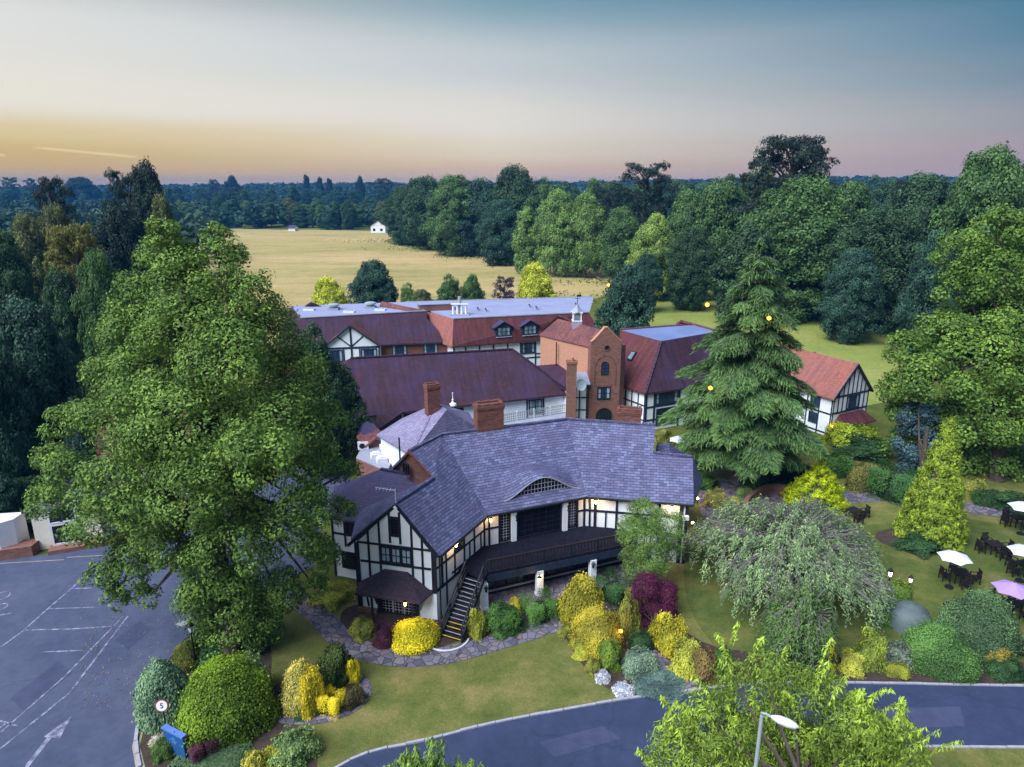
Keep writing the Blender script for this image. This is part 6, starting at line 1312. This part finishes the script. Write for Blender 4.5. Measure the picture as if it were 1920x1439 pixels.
wall_light(f.p(fx(848,4.4),4.4,.05),'lit eave light at the corner of the front gable wing',f.n3,22)
wall_light(c_.p(cx(917),4.4,.08),'lit small lantern at the inner corner above the balcony',c_.n3,10)
q=P(1011,1117);wall_light((q[0]-.02,q[1]-.13,1.42),'lit amber lantern hanging on the middle white column',(0,-1,0),10)
q=P(1110,1096);wall_light((q[0],q[1]-.13,1.6),'unlit black lantern on the right white column',(0,-1,0),0,mat='dark_glass')
q=P(908,1143);wall_light((q[0]+.15,q[1]-.1,1.6),'unlit black lantern on the left white column by the stair',(0,-1,0),0,mat='dark_glass')
wall_light(g.p(ps1+.1,1.65,.9),'warm light glowing under the porch roof',g.n3,6)
def ground_light(px,py,label,z=.5,mat='lamp_orange',e=8,r=.12,name='garden_light'):
    q=P(px,py,z);o=empty(name,(q[0],q[1],0),label,'garden light');MB().tube([(0,0,0),(0,0,z)],.025,6).build('stake','black_metal',o,local=True);MB().lathe((0,0,z),[(0,-r),(r*.9,-r*.4),(r,r*.2),(r*.6,r*.8),(0,r)],10).build('globe',mat,o,local=True)
    if e: light(o,(0,-.3,z+.25),e,(1,.5,.15))
    return o
ground_light(1164,1184,'glowing amber light beside the large golden dome shrub',1.2,e=12)
ground_light(1308,935,'small warm light by the right corner of the inn, upper',.5,'lamp_warm',4);ground_light(1299,981,'small warm light by the right corner of the inn, lower',.5,'lamp_warm',3);ground_light(1335,942,'small warm light at the yellowish shrub left of the terrace',.4,'lamp_warm',2)
ground_light(1225,549,'orange light beside the dark pines at the near end of the wood',2.5,r=.6,e=60);ground_light(1141,535,'small orange light in front of the dry field above the dark pine',2.5,r=.35,e=0)
ground_light(1560,800,'orange lamp glowing at the cottage wall behind the big conifer',1.5,r=.2,e=40)
# fairy lights hanging in the conifer
for px_,py_,dz,lb in((1326,572,0,'orange lamp high on the left side of the giant conifer'),(1442,597,0,'orange lamp high in the middle of the giant conifer'),(1332,728,0,'orange lamp low on the left side of the giant conifer')):
    q=PY(px_,py_,54.5 if py_<700 else 53);o=empty('tree_lamp',q,lb,'lamp');MB().lathe((0,0,0),[(0,-.17),(.15,-.07),(.16,.07),(0,.17)],10).build('bulb','lamp_orange',o,local=True);MB().tube([(0,0,.25),(0,0,.5)],.03,5).build('flex','black_metal',o,local=True);light(o,(0,-.5,0),18,(1,.5,.12))
def lamp_post(px,py,ptop,label,lit,scale=1.,base=None):
    b=P(px,py) if base is None else base;zt=zat(b[1],ptop);o=empty('lamp_post',(b[0],b[1],0),label,'lamp post');s=scale
    MB().lathe((0,0,0),[(.14*s,0),(.14*s,.25),(.09*s,.32),(.07*s,.9),(.05*s,1.0),(.045*s,zt-.75*s),(.09*s,zt-.7*s),(.0,zt-.66*s)],10).build('post','black_metal',o,local=True)
    MB().bar((-.28*s,0,zt-1.0*s),(.28*s,0,zt-1.0*s),.03,.03,(0,0,1)).build('ladder_bar','black_metal',o,local=True)
    MB().lathe((0,0,zt),[(.09*s,-.64*s),(.17*s,-.25*s),(0,-.24*s)],6).build('lantern_glass','lamp_white' if lit else 'pale_metal',o,local=True)
    MB().lathe((0,0,zt),[(.23*s,-.26*s),(.12*s,-.1*s),(.05*s,-.04*s),(.03*s,.05*s),(0,.08*s)],6).build('lantern_cap','black_metal',o,local=True)
    if lit: light(o,(0,-.35*s,zt-.4*s),10,(1,.8,.55))
    return o
lamp_post(368,1254,1166,'unlit black lantern lamp post at the car park edge by the olive dome shrub',False)
lamp_post(1664,1108,1066,'lit lantern lamp post on the lawn, left of the pair',True,.9);lamp_post(1704,1108,1079,'lit short lantern post beside the yellow-topped shrub, right of the pair',True,.8)
# modern street lamp close to the camera
sx_,sy_=None,None
top=PY(1429,1338,20.2);o=empty('street_lamp',(top[0],top[1],0),'tall pale grey street lamp with oval head in front of the cherry tree','street lamp')
MB().tube([(0,0,0),(0,0,top[2]-.1)],[.105,.065],12).build('post','grey_metal',o,local=True);MB().tube([(0,0,top[2]-.25),(0,0,top[2]+.02),(.12,-.05,top[2]+.02),(.28,-.12,top[2]-.04)],.05,10).build('arm','grey_metal',o,local=True)
hd=MB();hx=.28;prof=[(0,.02),(.08,.07),(.3,.145),(.6,.16),(.85,.11),(.95,.02)]
hd.lathe((0,0,0),[(w,s) for s,w in prof],14);hm=hd.build('lamp_head','pale_metal',o,smooth=True,local=True);hm.rotation_euler=Vector((.85,-.42,-.1)).to_track_quat('Z','Y').to_euler();hm.location=(.24,-.1,top[2]-.02);hm.scale=(1,1,1)
gl_=MB();gl_.lathe((0,0,0),[(w*.9,s) for s,w in prof[1:5]],14);g2=gl_.build('lamp_lens','kerb_stone',o,smooth=True,local=True);g2.rotation_euler=hm.rotation_euler;g2.location=(.24,-.1,top[2]-.06)
# signs
q=P(316,1392);zt=zat(q[1],1312);o=empty('speed_sign',(q[0],q[1],0),'round white speed sign with a dark 5 on a black post beside the grey-green shrub','sign')
MB().tube([(0,0,0),(0,0,zt-.3)],.035,8).build('post','black_metal',o,local=True)
dv=Vector((.12,-1,.25)).to_track_quat('Z','Y').to_euler()
for rr,mt_,nm,off in((.3,'red_paint','sign_rim',.0),(.255,'white_paint','sign_face',.012)):
    d=MB().lathe((0,0,0),[(0,off+.012),(rr,off+.012),(rr,off-.012),(0,off-.012)],24).build(nm,mt_,o,local=True);d.rotation_euler=dv;d.location=(0,-.06,zt-.3)
tcv=bpy.data.curves.new('digit','FONT');tcv.body='5';tcv.size=.36;tcv.align_x='CENTER';tcv.align_y='CENTER';tcv.extrude=.006;tob=bpy.data.objects.new('digit',tcv);COL.objects.link(tob)
bpy.context.view_layer.update();me=bpy.data.meshes.new_from_object(tob);bpy.data.objects.remove(tob);me.materials.clear();me.materials.append(MT['black_metal']);d=bpy.data.objects.new('digit',me);COL.objects.link(d);d.parent=o;d.rotation_euler=Vector((.12,-1,.25)).to_track_quat('Z','Y').to_euler()
vv_=Vector((.12,-1,.25)).normalized()*.035;d.location=(vv_.x,-.06+vv_.y,zt-.3+vv_.z)
# orient the digit upright
from mathutils import Matrix
zv=Vector((.12,-1,.25)).normalized();xv=Vector((0,0,1)).cross(zv).normalized();yv=zv.cross(xv);d.rotation_euler=Matrix((xv,yv,zv)).transposed().to_euler()
# blue board: upper edge from (314,1362) to (346,1378), lower edge bottom right (352,1425)
A=P(315,1408);B=P(352,1428);tl_,tr_=A,B;zb=.25
za=zat(A[1],1364);o=empty('hotel_sign',((A[0]+B[0])/2,(A[1]+B[1])/2,0),'blue upright board sign seen at an angle beside the dark purple hedge','sign')
sw=Wall(o,A,B)
MB().bar(sw.p(sw.L/2,.15,0),sw.p(sw.L/2,za,0),sw.L,.16,sw.n3).build('board','sign_blue',o);MB().bar(sw.p(sw.L/2,za,0),sw.p(sw.L/2,za+.1,0),sw.L+.06,.26,sw.n3).build('cap','sign_blue_light',o)
m=MB()
for i,(x,z,w,h) in enumerate(((.5,.78,.14,.05),(.5,.70,.4,.02),(.46,.62,.10,.03),(.5,.62,.06,.04),(.56,.62,.09,.02))): m.bar(sw.p(sw.L*(x-w/2),za*z,.085),sw.p(sw.L*(x+w/2),za*z,.085),h,.012,sw.n3)
m.build('faint_lettering','sign_blue_light',o)
for x in(.1,.9): MB().tube([sw.p(sw.L*x,0,0),sw.p(sw.L*x,.3,0)],.04,6).build('foot','black_metal',o)
# small post light by round shrub
q=P(1770,1165);zt=zat(q[1],1130);o=empty('path_light',(q[0],q[1],0),'black mushroom-headed path light left of the grey-green round shrub','garden light');MB().tube([(0,0,0),(0,0,zt-.3)],.04,8).build('post','black_metal',o,local=True);MB().lathe((0,0,zt),[(.1,-.45),(.2,-.3),(.24,-.12),(.12,0),(0,.02)],12).build('head','black_metal',o,local=True)
# bench-like timber edge at far right bottom
q=P(1905,1225);o=empty('garden_step',(q[0],q[1],0),'dark timber-edged steps at the right edge by the bronze shrub','steps');
for i in range(3): MB().box((.1*i,.35*i,.1+.12*i),(1.6,.34,.16),-.5).build('tread','dark_wood',o,local=True)
# field fence posts along the wood edge
fp=[G(870,476),G(960,488),G(1025,497),G(1105,506),G(1140,514),G(1175,524)];fl_=smooth_line(fp,3)
o=empty('field_fence',(*fl_[0],0),'thin pale post and wire fence along the far edge of the dry field','fence')
for p in fl_: MB().box((p[0],p[1],.7),(.2,.2,1.4)).build('post','pale_metal',o)
m=MB()
for z in(.5,.9,1.3):
    for a_,b_ in zip(fl_[:-1],fl_[1:]): m.tube([(a_[0],a_[1],z),(b_[0],b_[1],z)],.02,3)
m.build('wire','grey_metal',o)
# darker tufts in the field
R=np.random.RandomState(90);ps=[];nr=[]
for px_,py_,n,s in((770,453,500,9),(840,467,600,9),(960,483,600,8),(1060,497,500,7),(1130,510,500,6),(868,486,20,1),(893,485,20,1),(945,492,60,2),(1165,530,400,6),(1100,560,300,6)):
    q=P(px_,py_);k=n;ps.append(np.array([q[0],q[1],.3])+R.normal(size=(k,3))*np.array([s*1.6,s*.7,.25]));nr.append(R.normal(size=(k,3))+np.array([0,0,1]))
me=leaf_mesh('field_tufts',np.concatenate(ps),np.concatenate(nr),.45,.5);o=bpy.data.objects.new('field_tufts',me);COL.objects.link(o);o.color=(*lin(104,116,58),1);tag(o,'rough green tufts along the far edge of the dry field','grass tufts',None,'stuff')
# fallen leaves and grit on the asphalt under the lime
ps=[];n=900
for i in range(n):
    q=P(R.uniform(150,420),R.uniform(1060,1330));ps.append((q[0],q[1],.02))
me=leaf_mesh('fallen_leaves',np.array(ps),np.tile([0,0,1.],(n,1))+R.normal(0,.15,(n,3)),.045,.6);o=bpy.data.objects.new('fallen_leaves',me);COL.objects.link(o);o.color=(*lin(120,110,84),1);tag(o,'scattered fallen leaves on the asphalt under the lime tree','fallen leaves',None,'stuff')
# ================================================================== haze
hm_=bpy.data.materials.new('haze_air');hm_.use_nodes=True;t_=hm_.node_tree;t_.nodes.clear();ov_=t_.nodes.new('ShaderNodeOutputMaterial');pv=t_.nodes.new('ShaderNodeVolumePrincipled')
pv.inputs['Color'].default_value=(.045,.26,.66,1);pv.inputs['Density'].default_value=.00024;pv.inputs['Anisotropy'].default_value=.1;t_.links.new(pv.outputs[0],ov_.inputs['Volume'])
MT['haze_air']=hm_
o=MB().hexa([(-3600,-100,-1.2),(3600,-100,-1.2),(3600,3700,-1.2),(-3600,3700,-1.2),(-3600,-100,62),(3600,-100,62),(3600,3700,62),(-3600,3700,62)]).build('haze','haze_air');tag(o,'thin blue evening haze lying over the fields and woods','haze',None,'stuff')
